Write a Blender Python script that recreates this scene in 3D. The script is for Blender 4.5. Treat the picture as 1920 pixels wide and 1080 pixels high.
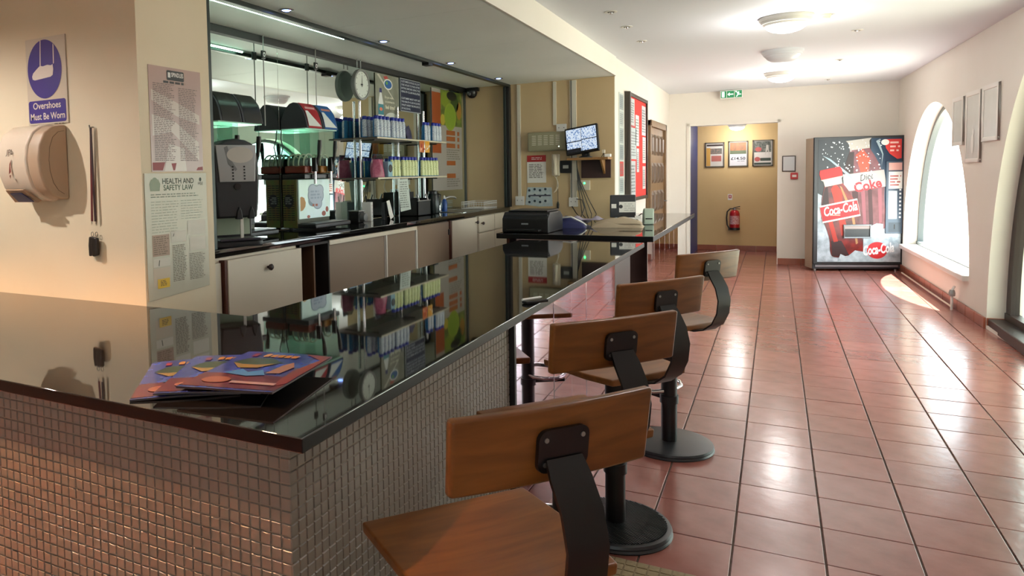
import bpy, bmesh, math, random
from mathutils import Vector, Matrix
random.seed(7)
PI = math.pi
scene = bpy.context.scene
col = scene.collection
for o in list(bpy.data.objects): bpy.data.objects.remove(o)

# ------------------------------------------------------------------ camera
CAM = Vector((0.4392, -4.5011, 1.4476))
RX = Vector((0.873958, 0.485521, -0.021597)); RY = -Vector((0.007430, -0.057781, -0.998302)); RZ = -Vector((-0.485944, 0.872313, -0.054105))
cd = bpy.data.cameras.new('camera'); cam = bpy.data.objects.new('camera', cd); col.objects.link(cam)
M = Matrix.Identity(4)
for i in range(3):
    M[i][0], M[i][1], M[i][2], M[i][3] = RX[i], RY[i], RZ[i], CAM[i]
cam.matrix_world = M
cd.sensor_fit = 'HORIZONTAL'; cd.sensor_width = 36.0
cd.lens = 1332.37 / 1920 * 36
cd.shift_x = (960 - 713.12) / 1920; cd.shift_y = (402.59 - 540) / 1920
cd.clip_start = 0.02
scene.camera = cam

# ------------------------------------------------------------------ light
w = bpy.data.worlds.new('world'); scene.world = w; w.use_nodes = True
bg = w.node_tree.nodes['Background']; bg.inputs[0].default_value = (0.88, 0.95, 1.0, 1); bg.inputs[1].default_value = 6.0
sd = bpy.data.lights.new('sun', 'SUN'); sun = bpy.data.objects.new('sun', sd); col.objects.link(sun)
sd.energy = 36.0; sd.angle = 0.009; sd.color = (1.0, 0.98, 0.95)
sun.rotation_euler = Vector((-0.31, -0.03, -1.0)).to_track_quat('-Z', 'Y').to_euler()
vs = scene.view_settings
vs.view_transform = 'Standard'; vs.look = 'None'; vs.gamma = 1.0; vs.use_curve_mapping = False
vs.exposure = 0.25

# ------------------------------------------------------------------ materials
def lin(c):
    if isinstance(c, str):
        c = [int(c[i:i+2], 16) / 255 for i in (0, 2, 4)]
    return tuple((x / 12.92 if x <= 0.04045 else ((x + 0.055) / 1.055) ** 2.4) for x in c) + (1.0,)
MATS = {}
def mat(name, c, rough=0.5, metal=0.0, ior=1.5, noise=None, bump=None, emit=None, coat=0.0, rnd=0.0):
    """noise=(scale, amount, colour2); bump=(scale, strength); rnd = value change per object"""
    if name in MATS: return MATS[name]
    m = bpy.data.materials.new(name); m.use_nodes = True; MATS[name] = m
    nt = m.node_tree; b = nt.nodes['Principled BSDF']
    b.inputs['Base Color'].default_value = lin(c); b.inputs['Roughness'].default_value = rough
    b.inputs['Metallic'].default_value = metal; b.inputs['IOR'].default_value = ior
    if coat: b.inputs['Coat Weight'].default_value = coat; b.inputs['Coat Roughness'].default_value = 0.05
    if emit: b.inputs['Emission Color'].default_value = lin(emit[0]); b.inputs['Emission Strength'].default_value = emit[1]
    tc = nt.nodes.new('ShaderNodeTexCoord'); last = None
    if noise:
        n = nt.nodes.new('ShaderNodeTexNoise'); n.inputs['Scale'].default_value = noise[0]; n.inputs['Detail'].default_value = 5
        nt.links.new(tc.outputs['Object'], n.inputs['Vector'])
        r = nt.nodes.new('ShaderNodeValToRGB'); r.color_ramp.elements[0].position = 0.35; r.color_ramp.elements[1].position = 0.65
        r.color_ramp.elements[0].color = lin(c)
        c2 = lin(noise[2]); c1 = lin(c); k = noise[1]
        r.color_ramp.elements[1].color = tuple(c1[i] * (1 - k) + c2[i] * k for i in range(4))
        nt.links.new(n.outputs['Fac'], r.inputs['Fac']); last = r.outputs['Color']
        nt.links.new(last, b.inputs['Base Color'])
    if rnd:
        oi = nt.nodes.new('ShaderNodeObjectInfo'); hs = nt.nodes.new('ShaderNodeHueSaturation')
        mr = nt.nodes.new('ShaderNodeMapRange'); mr.inputs[3].default_value = 1 - rnd; mr.inputs[4].default_value = 1 + rnd
        nt.links.new(oi.outputs['Random'], mr.inputs[0]); nt.links.new(mr.outputs[0], hs.inputs['Value'])
        if last: nt.links.new(last, hs.inputs['Color'])
        else: hs.inputs['Color'].default_value = lin(c)
        nt.links.new(hs.outputs['Color'], b.inputs['Base Color'])
    if bump:
        n = nt.nodes.new('ShaderNodeTexNoise'); n.inputs['Scale'].default_value = bump[0]; n.inputs['Detail'].default_value = 3
        nt.links.new(tc.outputs['Object'], n.inputs['Vector'])
        bp = nt.nodes.new('ShaderNodeBump'); bp.inputs['Strength'].default_value = bump[1]; bp.inputs['Distance'].default_value = 0.01
        nt.links.new(n.outputs['Fac'], bp.inputs['Height']); nt.links.new(bp.outputs['Normal'], b.inputs['Normal'])
    return m
def glass(name, tint, refl=0.12, rough=0.0):
    if name in MATS: return MATS[name]
    m = bpy.data.materials.new(name); m.use_nodes = True; MATS[name] = m
    nt = m.node_tree; nt.nodes.clear()
    out = nt.nodes.new('ShaderNodeOutputMaterial'); mx = nt.nodes.new('ShaderNodeMixShader')
    t = nt.nodes.new('ShaderNodeBsdfTransparent'); t.inputs[0].default_value = lin(tint)
    g = nt.nodes.new('ShaderNodeBsdfGlossy'); g.inputs['Roughness'].default_value = rough
    lw = nt.nodes.new('ShaderNodeLayerWeight'); lw.inputs[0].default_value = refl
    nt.links.new(lw.outputs['Fresnel'], mx.inputs[0]); nt.links.new(t.outputs[0], mx.inputs[1]); nt.links.new(g.outputs[0], mx.inputs[2])
    nt.links.new(mx.outputs[0], out.inputs[0]); return m
def wood(name, c1, c2, rough=0.35, sc=(2.0, 30.0, 30.0)):
    if name in MATS: return MATS[name]
    m = mat(name, c1, rough); nt = m.node_tree; b = nt.nodes['Principled BSDF']
    tc = nt.nodes.new('ShaderNodeTexCoord'); mp = nt.nodes.new('ShaderNodeMapping'); mp.inputs['Scale'].default_value = sc
    n = nt.nodes.new('ShaderNodeTexNoise'); n.inputs['Scale'].default_value = 1.6; n.inputs['Detail'].default_value = 6; n.inputs['Distortion'].default_value = 0.6
    r = nt.nodes.new('ShaderNodeValToRGB'); r.color_ramp.elements[0].position = 0.3; r.color_ramp.elements[1].position = 0.72
    r.color_ramp.elements[0].color = lin(c1); r.color_ramp.elements[1].color = lin(c2)
    nt.links.new(tc.outputs['Object'], mp.inputs['Vector']); nt.links.new(mp.outputs[0], n.inputs['Vector'])
    nt.links.new(n.outputs['Fac'], r.inputs['Fac']); nt.links.new(r.outputs[0], b.inputs['Base Color']); return m
def P(hexc, rough=0.45):            # plain print / plastic colour
    return mat('print_' + hexc + '_%d' % int(rough * 100), hexc, rough)

m_wall = mat('wall_cream', 'dfcfb2', 0.6, noise=(3, .35, 'd6c3a0'), bump=(25, .08))
m_wallw = mat('wall_corridor', 'e6e0d6', 0.6, noise=(2, .3, 'e0d8ca'), bump=(25, .08))
m_beige = mat('wall_beige', 'cdb48c', 0.6, noise=(2, .35, 'c2a67c'), bump=(25, .06))
m_ceil = mat('ceiling_white', 'e2e5ec', 0.7, bump=(30, .05))
m_soff = mat('soffit_paint', 'f0f2ef', 0.45, noise=(1.5, .5, 'e4e8e5'), bump=(6, .12))
m_tile = mat('quarry_tile', 'a2665a', 0.2, ior=1.85, noise=(9, .55, '8c5449'), bump=(14, .10), rnd=.13)
m_skirt = mat('skirting_tile', '9a5840', 0.3, noise=(9, .5, '83442f'), rnd=.12)
m_grout = mat('grout', '5a463c', 0.85, noise=(30, .5, '7d6a5c'))
m_mosaic = mat('mosaic_tile', '82786d', 0.34, ior=1.45, rnd=.06)
m_mgrout = mat('mosaic_grout', '8a7d6d', 0.6)
m_gran = mat('black_granite', '0a090a', 0.03, ior=2.3, noise=(220, .5, '2a2726'))
m_gredge = mat('granite_edge_shaded', '060404', 0.45, ior=1.35)  # copy of the granite, darkened so the upright faces render in shade
m_mirror = mat('mirror', 'd5e2dc', 0.01, metal=1.0)
m_mirpan = mat('mirror_panel', 'cdb9c4', 0.03, metal=1.0)
m_black = mat('black_metal', '0d0b0b', 0.38)
m_blackp = mat('black_plastic', '141314', 0.35)
m_dgrey = mat('dark_grey_plastic', '2c2e32', 0.35)
m_grey = mat('grey_plastic', '6e7072', 0.4)
m_chrome = mat('chrome', 'd8d8d8', 0.12, metal=1.0)
m_steel = mat('steel', 'a8a8a6', 0.3, metal=1.0)
m_white = mat('white_plastic', 'e8e6e0', 0.4)
m_cream = mat('cream_plastic', 'd9cdb8', 0.35)
m_paper = mat('paper', 'ece9e2', 0.6)
m_cab = mat('cabinet_white', 'dcd0bd', 0.4)
m_cabb = mat('cabinet_brown', '8d7868', 0.5)
m_cabd = mat('cabinet_dark', '1c1310', 0.6)
m_stool = wood('stool_wood', '6c3f18', '885424', 0.33, (3.0, 22.0, 22.0))
m_shelfw = wood('shelf_wood', '8a6238', 'a67c4c')
m_doorw = wood('door_wood', '6b5136', '8a6c4a', 0.45, (20, 20, 2))
m_glass = glass('clear_glass', 'f4faf8', .04)
m_gtint = glass('tinted_glass', 'dfe8da', .015)
m_gshelf = glass('shelf_glass', 'c8e6da')

# ------------------------------------------------------------------ mesh helpers
class MB:
    def __init__(s): s.v = []; s.f = []
    def add(s, vs, fs):
        n = len(s.v); s.v += [tuple(x) for x in vs]; s.f += [tuple(i + n for i in f) for f in fs]; return s
    def box(s, a, b):
        x0, x1 = sorted((a[0], b[0])); y0, y1 = sorted((a[1], b[1])); z0, z1 = sorted((a[2], b[2]))
        return s.add([(x0,y0,z0),(x1,y0,z0),(x1,y1,z0),(x0,y1,z0),(x0,y0,z1),(x1,y0,z1),(x1,y1,z1),(x0,y1,z1)],
                     [(0,3,2,1),(4,5,6,7),(0,1,5,4),(1,2,6,5),(2,3,7,6),(3,0,4,7)])
    def prism(s, poly, ax, a, b):
        """poly in the two other axes (cyclic order), extruded along ax from a to b"""
        n = len(poly); vs = []
        for h in (a, b):
            for p, q in poly:
                vs.append({'z': (p, q, h), 'x': (h, p, q), 'y': (q, h, p)}[ax])
        fs = [tuple(reversed(range(n))), tuple(range(n, 2*n))] + [(i, (i+1) % n, n + (i+1) % n, n + i) for i in range(n)]
        return s.add(vs, fs)
    def tube(s, path, r, seg=10, caps=True, closed=False):
        path = [Vector(p) for p in path]; n = len(path); rs = r if isinstance(r, (list, tuple)) else [r] * n
        rings = []; up = None
        for i, p in enumerate(path):
            if closed: d = (path[(i+1) % n] - path[i-1])
            else: d = path[min(i+1, n-1)] - path[max(i-1, 0)]
            d = d.normalized()
            if up is None:
                up = Vector((0,0,1)) if abs(d.z) < .9 else Vector((1,0,0))
            a = d.cross(up).normalized(); up = a.cross(d).normalized()
            rings.append([p + rs[i] * (math.cos(2*PI*k/seg) * a + math.sin(2*PI*k/seg) * up) for k in range(seg)])
        vs = [q for rr in rings for q in rr]; fs = []
        m = n if closed else n - 1
        for i in range(m):
            j = (i + 1) % n
            for k in range(seg):
                fs.append((i*seg + k, i*seg + (k+1) % seg, j*seg + (k+1) % seg, j*seg + k))
        if caps and not closed:
            fs.append(tuple(reversed(range(seg)))); fs.append(tuple((n-1)*seg + k for k in range(seg)))
        return s.add(vs, fs)
    def cyl(s, p0, p1, r, seg=20): return s.tube([p0, p1], r, seg)
    def lathe(s, prof, seg=28, o=(0,0,0), ax='z'):
        vs = []; fs = []; n = len(prof)
        for k in range(seg):
            c, q = math.cos(2*PI*k/seg), math.sin(2*PI*k/seg)
            for r, z in prof:
                p = (r*c, r*q, z)
                if ax == 'x': p = (z, r*c, r*q)
                if ax == 'y': p = (r*q, z, r*c)
                vs.append((p[0]+o[0], p[1]+o[1], p[2]+o[2]))
        for k in range(seg):
            j = (k+1) % seg
            for i in range(n-1): fs.append((k*n+i, j*n+i, j*n+i+1, k*n+i+1))
        if prof[0][0] > 1e-6: fs.append(tuple(reversed([k*n for k in range(seg)])))
        if prof[-1][0] > 1e-6: fs.append(tuple(k*n+n-1 for k in range(seg)))
        return s.add(vs, fs)
    def grid(s, fn, nu, nv, close_u=False):
        vs = [fn(i / nu, j / nv) for i in range(nu + 1) for j in range(nv + 1)]
        return s.add(vs, [(i*(nv+1)+j, (i+1)*(nv+1)+j, (i+1)*(nv+1)+j+1, i*(nv+1)+j+1) for i in range(nu) for j in range(nv)])
    def mesh(s, name, bevel=0, seg=2, smooth=True, solid=0, sub=0):
        me = bpy.data.meshes.new(name); me.from_pydata(s.v, [], s.f); me.update()
        bm = bmesh.new(); bm.from_mesh(me)
        bmesh.ops.remove_doubles(bm, verts=bm.verts, dist=1e-6)
        bmesh.ops.recalc_face_normals(bm, faces=bm.faces)
        if solid: bmesh.ops.solidify(bm, geom=bm.faces[:], thickness=solid)
        if bevel:
            es = [e for e in bm.edges if len(e.link_faces) == 2 and e.calc_face_angle(0) > .5]
            bmesh.ops.bevel(bm, geom=es, offset=bevel, segments=seg, affect='EDGES', profile=.5, clamp_overlap=True)
        bm.to_mesh(me); bm.free()
        if smooth:
            for p in me.polygons: p.use_smooth = True
            if not bevel: me.set_sharp_from_angle(angle=math.radians(38))
            else:                       # area weighted normals keep the big faces flat beside the rounded edges
                around = [[] for _ in me.vertices]
                for p in me.polygons:
                    for vi in p.vertices: around[vi].append((p.normal.copy(), p.area))
                out = []
                for p in me.polygons:
                    for vi in p.vertices:
                        n = Vector((0,0,0))
                        for q, a in around[vi]:
                            if q.dot(p.normal) > .6: n += q * a
                        out.append(n.normalized() if n.length else p.normal)
                me.normals_split_custom_set(out)
        return me
def link(o, parent=None):
    col.objects.link(o)
    if parent is not None: o.parent = parent
    return o
def part(name, mb, m, parent=None, bevel=0, loc=None, rot=None, smooth=True, solid=0, label=None, seg=2, kind=None):
    me = mb if isinstance(mb, bpy.types.Mesh) else mb.mesh(name, bevel, seg, smooth, solid)
    if m is not None and not me.materials: me.materials.append(m)
    o = bpy.data.objects.new(name, me); link(o, parent)
    if loc: o.location = loc
    if rot: o.rotation_euler = rot
    if label: o['label'] = label
    if kind: o['kind'] = kind
    return o
def tag(o, label, cat, group=None, kind=None):
    o['label'] = label; o['category'] = cat
    if group: o['group'] = group
    if kind: o['kind'] = kind
    return o
def thing(name, label, cat, loc=(0,0,0), rz=0.0, group=None, kind=None):
    o = bpy.data.objects.new(name, None); link(o); o.empty_display_size = .05
    o.location = loc; o.rotation_euler = (0, 0, rz); return tag(o, label, cat, group, kind)
def struct(name, mb, m, label, cat, bevel=0, smooth=False):
    return tag(part(name, mb, m, None, bevel, smooth=smooth), label, cat, kind='structure')
def copy_tree(o, parent=None):
    c = o.copy(); link(c, parent)
    for ch in list(o.children): copy_tree(ch, c)
    return c
def rrect(w, h, r, n=5, cx=0, cy=0):
    pts = []
    for sx, sy, a0 in ((1,-1,-90),(1,1,0),(-1,1,90),(-1,-1,180)):
        for k in range(n + 1):
            a = math.radians(a0 + 90*k/n); pts.append((cx + sx*(w/2-r) + r*math.cos(a), cy + sy*(h/2-r) + r*math.sin(a)))
    return pts
def ell(a, b, rx, ry, n=24): return [(a + rx*math.cos(2*PI*k/n), b + ry*math.sin(2*PI*k/n)) for k in range(n)]
class Face:
    """a flat printed face in a thing's own coordinates: origin o, right r, up u"""
    def __init__(s, parent, o, r, u):
        s.p = parent; s.o = Vector(o); s.r = Vector(r).normalized(); s.u = Vector(u).normalized(); s.n = s.r.cross(s.u)
    def pt(s, a, b, d): return s.o + s.r*a + s.u*b + s.n*d
    def polys(s, name, lst, m, d=.001, parent=None):
        if 1 < len(lst) <= 6:
            for k, pl in enumerate(lst): o = s.polys(name, [pl], m, d + k*.00012, parent)
            return o
        mb = MB()
        for pl in lst: mb.add([s.pt(a, b, d) for a, b in pl], [tuple(range(len(pl)))])
        me = bpy.data.meshes.new(name); me.from_pydata(mb.v, [], mb.f); me.update(); me.materials.append(m)
        o = bpy.data.objects.new(name, me); link(o, parent or s.p); return o
    def rects(s, name, lst, m, d=.001, parent=None):
        return s.polys(name, [[(a,b),(c,b),(c,e),(a,e)] for a, b, c, e in lst], m, d, parent)
    def slab(s, name, pl, m, t, d=0, bevel=0, parent=None):
        n = len(pl); mb = MB(); mb.add([s.pt(a, b, d) for a, b in pl] + [s.pt(a, b, d+t) for a, b in pl],
            [tuple(reversed(range(n))), tuple(range(n, 2*n))] + [(i, (i+1) % n, n+(i+1) % n, n+i) for i in range(n)])
        return part(name, mb, m, parent or s.p, bevel)
    def text(s, body, a, b, h, m, d=.0016, w=None, align='CENTER', shear=0.0, rot=0.0, name='lettering', bold=0.0, parent=None):
        cu = bpy.data.curves.new('txt', 'FONT'); cu.body = body; cu.size = 1.0; cu.align_x = align; cu.align_y = 'CENTER'; cu.shear = shear
        cu.offset = bold; cu.resolution_u = 3
        to = bpy.data.objects.new('txt', cu); me = bpy.data.meshes.new_from_object(to)
        bpy.data.objects.remove(to); bpy.data.curves.remove(cu)
        if not me.vertices: return None
        xs = [v.co.x for v in me.vertices]; ww = max(xs) - min(xs); sy = h / .72; sx = sy if w is None else w / ww
        c, q = math.cos(rot), math.sin(rot)
        for v in me.vertices:
            x, y = v.co.x*sx, v.co.y*sy
            v.co = s.pt(a + x*c - y*q, b + x*q + y*c, d)
        me.materials.clear(); me.materials.append(m); me.name = name
        o = bpy.data.objects.new(name, me); link(o, parent or s.p); return o
    def lines(s, name, a0, b0, a1, b1, n, m, d=.0014, th=.45, parent=None, ragged=.25):
        """n rows of small print that cannot be read"""
        R = []; st = (b1 - b0) / n
        for i in range(n):
            y = b0 + st * (i + .5); x = a0; e = a1 - (a1 - a0) * random.random() * ragged
            while x < e:
                wd = min(st * random.uniform(.8, 3.2), e - x); R.append((x, y - st*th/2, x + wd, y + st*th/2)); x += wd + st * .5
        return s.rects(name, R, m, d, parent)
ORD = ['first','second','third','fourth','fifth','sixth','seventh','eighth','ninth','tenth','eleventh','twelfth','thirteenth','fourteenth']
# ------------------------------------------------------------------ room shell
CZ = 2.63; SZ = 2.435
def XR(y): return 2.056 - 0.029 * (y - 3.6)          # face of the window wall
def YB(x): return 7.53 + 0.08 * (x + 1.03)           # face of the far wall
T = 0.305
# floor: grout bed with every tile laid on it
floor = struct('floor', MB().box((-5.2,-9.2,-.2), (2.4,9.7,-.006)), m_grout, 'terracotta quarry tile floor of the corridor and bar front', 'floor')
tb = MB(); g1, g2 = .0035, .002
tb.box((g1,g2,-.02), (T-g1,T-g2,0))
tile_me = tb.mesh('tile', .0025, 2); tile_me.materials.append(m_tile)
def inview(p):
    d = Vector(p) - CAM; z = -d.dot(RZ)
    if z < .1: return None
    u = 713.12 + 1332.37*d.dot(RX)/z; v = 402.59 - 1332.37*d.dot(RY)/z
    return (u, v, z) if -60 < u < 1980 and -60 < v < 1140 else None
full = []; rest = MB()
for i in range(-17, 8):
    for j in range(-30, 32):
        x0, y0 = i*T, j*T; x1, y1 = x0+T, y0+T
        a = x1 > -.45 and y1 < 7.7; b = y1 < -3.35; c = y0 > 3.1 and x1 > -1.05; d = y0 > 7.3 and -.8 < x1 and x0 < 1.4
        if not (a or b or c or d): continue
        if y0 > 7.9 and (x0 < -.95 or x0 > 1.2): continue
        lim = XR((y0+y1)/2) + .01
        if x0 > lim: continue
        q = inview((x0+T/2, y0+T/2, 0))
        if q and x1 <= lim + .02 and x0 > -.5: full.append((q[2], x0, y0))
        else: rest.box((x0+g1, y0+g2, -.02), (min(x1-g1, lim), y1-g2, 0))
full.sort()
for k, (z, x0, y0) in enumerate(full):
    if k < 298:
        o = bpy.data.objects.new('tile', tile_me); link(o, floor); o.location = (x0, y0, random.uniform(-.0007, .0007))
        o.rotation_euler = (random.uniform(-.002, .002), random.uniform(-.002, .002), 0)
    else: rest.box((x0+g1, y0+g2, -.02), (x0+T-g1, y0+T-g2, 0))
part('outer_tiles', rest, m_tile, floor, kind='stuff', smooth=False)

# window wall with arches
ARCH = [(5.66, 1.62, .37, 2.15), (1.75, 1.70, .03, 2.5)]
def archz(a, y):
    t = (y - a[0]) / a[1]; return a[2] + (a[3] - a[2]) * math.sqrt(max(0, 1 - t*t))
ys = [-9.2, 8.0]
for a in ARCH: ys += [a[0] + a[1]*math.sin(math.radians(k*5 - 90)) for k in range(37)]
ys = sorted(set(round(y, 5) for y in ys)); wb = MB(); TH = .24
def wq(p): wb.add([(XR(y) + d, y, z) for d, y, z in p], [(0,1,2,3)])
for y0, y1 in zip(ys[:-1], ys[1:]):
    a = next((a for a in ARCH if abs((y0+y1)/2 - a[0]) < a[1]), None)
    spans = [(0,0,CZ+.1,CZ+.1)] if a is None else [(0,0,a[2],a[2]), (archz(a,y0), archz(a,y1), CZ+.1, CZ+.1)]
    for za0, za1, zb0, zb1 in spans:
        for d in (0, TH): wq([(d,y0,za0),(d,y1,za1),(d,y1,zb1),(d,y0,zb0)])
    if a:
        wq([(0,y0,a[2]),(0,y1,a[2]),(TH,y1,a[2]),(TH,y0,a[2])])
        wq([(0,y0,archz(a,y0)),(0,y1,archz(a,y1)),(TH,y1,archz(a,y1)),(TH,y0,archz(a,y0))])
wall_r = struct('wall_right', wb, m_wallw, 'cream plaster wall with tall arched openings', 'wall', smooth=True)
wall_r.data.set_sharp_from_angle(angle=math.radians(40))
def arch_window(n, a, mframe, mg, label, d0=.15, fw=.055):
    t = thing('window_%d' % n, label, 'window', (XR(a[0]) + d0, a[0], a[2]), kind='structure')
    N = 40; fr = MB(); out = []; inn = []
    for k in range(N + 1):
        an = PI * k / N; y = -math.cos(an); s = math.sin(an)
        out.append((a[1]*y, (a[3]-a[2])*s)); inn.append(((a[1]-fw)*y, fw*.8 + (a[3]-a[2]-fw*1.8)*s))
    for k in range(N):
        for q, p in (((0, .06), None),):
            y0, z0 = out[k]; y1, z1 = out[k+1]; yi0, zi0 = inn[k]; yi1, zi1 = inn[k+1]
            f = lambda d, y: (d - .029*y)
            fr.add([(f(d,y), y, z) for d in (0,.06) for y, z in ((y0,z0),(y1,z1),(yi1,zi1),(yi0,zi0))],
                   [(0,1,2,3),(7,6,5,4),(0,4,5,1),(3,2,6,7)])
    part('window_frame', fr, mframe, t)
    bb = MB(); L = a[1]
    bb.add([(dx - .029*y, y, z) for dx, y, z in ((-.01,-L,0),(-.01,L,0),(.07,L,0),(.07,-L,0),(-.01,-L,fw),(-.01,L,fw),(.07,L,fw),(.07,-L,fw))],
           [(0,1,2,3),(4,5,6,7),(0,1,5,4),(1,2,6,5),(2,3,7,6),(3,0,4,7)])
    part('bottom_rail', bb, mframe, t)
    gl = MB(); gl.add([(.03 - .029*y, y, z) for y, z in inn], [tuple(range(len(inn)))])
    part('pane', gl, mg, t, smooth=False)
    return t
m_alu = mat('grey_window_frame', '565e60', 0.4)
m_dbr = mat('dark_brown_frame', '2a1c18', 0.4)
arch_window(1, ARCH[0], m_alu, m_glass, 'arched window beside the drinks vending machine with a slim grey frame')
t = arch_window(2, ARCH[1], m_dbr, m_gtint, 'tall arched glazed opening with dark brown frame nearest the camera', .13, .12)
part('threshold', MB().box((-.17,-1.7,-.03), (.1,1.7,.06)), m_dbr, t, .01)
sill = MB(); a = ARCH[0]
sill.add([(XR(a[0]+y) + d, a[0]+y, z) for d, y, z in ((-.05,-1.62,.33),(-.05,1.6,.33),(.18,1.6,.33),(.18,-1.62,.33),(-.05,-1.62,.385),(-.05,1.6,.385),(.18,1.6,.385),(.18,-1.62,.385))],
         [(0,1,2,3),(4,5,6,7),(0,1,5,4),(1,2,6,5),(2,3,7,6),(3,0,4,7)])
struct('trim_1', sill, m_white, 'white window sill board under the far arched window', 'sill', .008)
# outside
struct('pavement', MB().box((2.3,-16,-.25), (16,26,-.06)), mat('paving', 'b9b3a6', .8, noise=(3,.4,'a39c8e')), 'pale paving outside the arched windows', 'pavement')
struct('sunshade_roof', MB().box((2.36,-8.5,2.75), (4.6,3.55,2.85)), mat('sunshade', 'b8b2a2', .8), 'porch roof added outside to keep sun off the nearer arch', 'roof')  # unseen roof added to block the sun at the nearer arch
# ceilings, walls
struct('ceiling', MB().box((-1.03,-9.2,CZ), (2.2,8.0,CZ+.15)), m_ceil, 'white plaster corridor ceiling', 'ceiling')
sof = struct('ceiling_soffit', MB().box((-5.2,-9.2,SZ+.006), (-1.03,3.25,CZ+.15)), m_soff, 'dropped grey white soffit over the bar', 'ceiling')
for k in range(11): part('soffit_panel', MB().box((-2.145 if k > 5 else -5.0,-9.0+k*1.22+.0015,SZ), (-1.03,min(-9.0+(k+1)*1.22-.0015,3.2),SZ+.006)), m_soff, sof)
part('recess_panel', MB().box((-2.71,-1.98,SZ), (-2.148,3.2,SZ+.006)), m_soff, sof)
struct('trim_2', MB().box((-1.035,-9.2,SZ), (-1.015,3.2,CZ)), m_wallw, 'cream upright face along the edge of the dropped soffit', 'trim')
struct('wall_left', MB().box((-5.2,-2.42,0), (-1.84,-2.0,SZ)), m_wall, 'cream wall and pier carrying the overshoes sign', 'wall')
struct('wall_mirror', MB().box((-2.9,-2.0,0), (-2.71,3.3,SZ)), m_beige, 'beige rear wall of the bar behind the mirror', 'wall')
struct('wall_bar', MB().box((-2.71,3.2,0), (-1.036,3.35,SZ)), m_beige, 'beige end wall of the bar with cables and fire panel', 'wall')
struct('wall_corridor', MB().box((-1.16,3.204,0), (-1.03,7.62,CZ)), m_wallw, 'cream corridor wall with the red notice board', 'wall')
def skew(x0, x1, z0, z1, th=.12):
    return MB().prism([(x0,YB(x0)),(x1,YB(x1)),(x1,YB(x1)+th),(x0,YB(x0)+th)], 'z', z0, z1)
fw = skew(-1.03, -.735, 0, CZ)
for s in (skew(.46, 2.2, 0, CZ), skew(-.735, .46, 2.12, CZ)): fw.add(s.v, s.f)
struct('wall_far', fw, m_wallw, 'cream far wall around the open doorway', 'wall')
dt = MB()
for s in (skew(-.775,-.735,0,2.16,-.012), skew(.46,.50,0,2.16,-.012), skew(-.775,.50,2.12,2.16,-.012)): dt.add(s.v, s.f)
struct('trim_3', dt, m_wallw, 'slim cream surround of the far doorway', 'trim')
struct('wall_lobby', MB().box((-.95,9.45,0), (1.5,9.6,2.4)), mat('lobby_wall','d6b882',.6,noise=(2,.3,'cba974')), 'yellow beige lobby wall seen through the doorway', 'wall')
struct('wall_lobby_left', MB().box((-.9,7.72,0), (-.79,9.45,2.4)), mat('blue_paint','24366e',.5), 'blue painted strip of wall inside the doorway', 'wall')
struct('wall_lobby_right', MB().box((1.4,7.8,0), (1.5,9.45,2.4)), m_wall, 'lobby side wall out of sight', 'wall')
struct('ceiling_lobby', MB().box((-.95,7.74,2.21), (1.5,9.6,2.35)), m_ceil, 'low white ceiling of the lobby', 'ceiling')
rw = MB()
for q in (((-5.2,-9.2,0),(2.4,-9.0,.65)), ((-5.2,-9.2,2.25),(2.4,-9.0,CZ)), ((-5.2,-9.2,.65),(-.5,-9.0,2.25)), ((1.3,-9.2,.65),(2.4,-9.0,2.25))): rw.box(*q)
wn = thing('window_3', 'wide window added as fill light in the wall behind the camera', 'window', (.4,-9.1,.65), kind='structure')  # unseen window, added to let fill light in from behind
part('pane', MB().box((-.9,-.004,0), (.9,.004,1.6)), m_glass, wn); fr = MB()
for x in (-.9,-.03,.84): fr.box((x,-.03,0), (x+.06,.03,1.6))
part('window_frame', fr.box((-.9,-.03,0),(.9,.03,.06)).box((-.9,-.03,1.54),(.9,.03,1.6)), m_white, wn)
struct('wall_rear', rw, m_wallw, 'cream wall at the rear of the room', 'wall')
struct('wall_side', MB().box((-5.2,-9.0,0), (-5.0,-2.42,SZ)), m_wall, 'cream side wall left of the counter', 'wall')
struct('bar_platform', MB().box((-2.71,-1.98,-.006), (-1.45,3.19,.17)), m_cabd, 'raised dark floor behind the bar counter', 'platform')
# skirting tiles
def skirting(name, p0, p1, label, h=.095, th=.018):
    p0, p1 = Vector(p0), Vector(p1); L = (p1 - p0).length; d = (p1 - p0).normalized(); nrm = Vector((d.y, -d.x))
    t = thing(name, label, 'skirting', (p0.x, p0.y, 0), math.atan2(d.y, d.x), kind='structure')
    n = max(1, round(L / T)); st = L / n
    me = MB().box((.002, -th, 0), (st-.002, 0, h)).mesh('skirting_tile', .004, 2); me.materials.append(m_skirt)
    for k in range(n): o = bpy.data.objects.new('skirting_tile', me); link(o, t); o.location = (k*st, random.uniform(-.001,.001), 0)
    return t
skirting('baseboard_right', (XR(7.6)-.001, 7.6), (XR(3.46)-.001, 3.46), 'terracotta skirting tiles under the far arched window')
skirting('baseboard_pier', (XR(3.46)-.001, 3.455), (XR(3.46)+.2, 3.455), 'terracotta skirting tile turning into the near arch')
skirting('baseboard_far', (.47, YB(.47)-.013), (1.99, YB(1.99)-.013), 'terracotta skirting tiles beside the vending machine')
skirting('baseboard_lobby', (-.79, 9.449), (1.4, 9.449), 'terracotta skirting tiles of the lobby wall')
skirting('baseboard_corridor', (-1.029, 4.4), (-1.029, 7.5), 'terracotta skirting tiles of the notice board wall')

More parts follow.
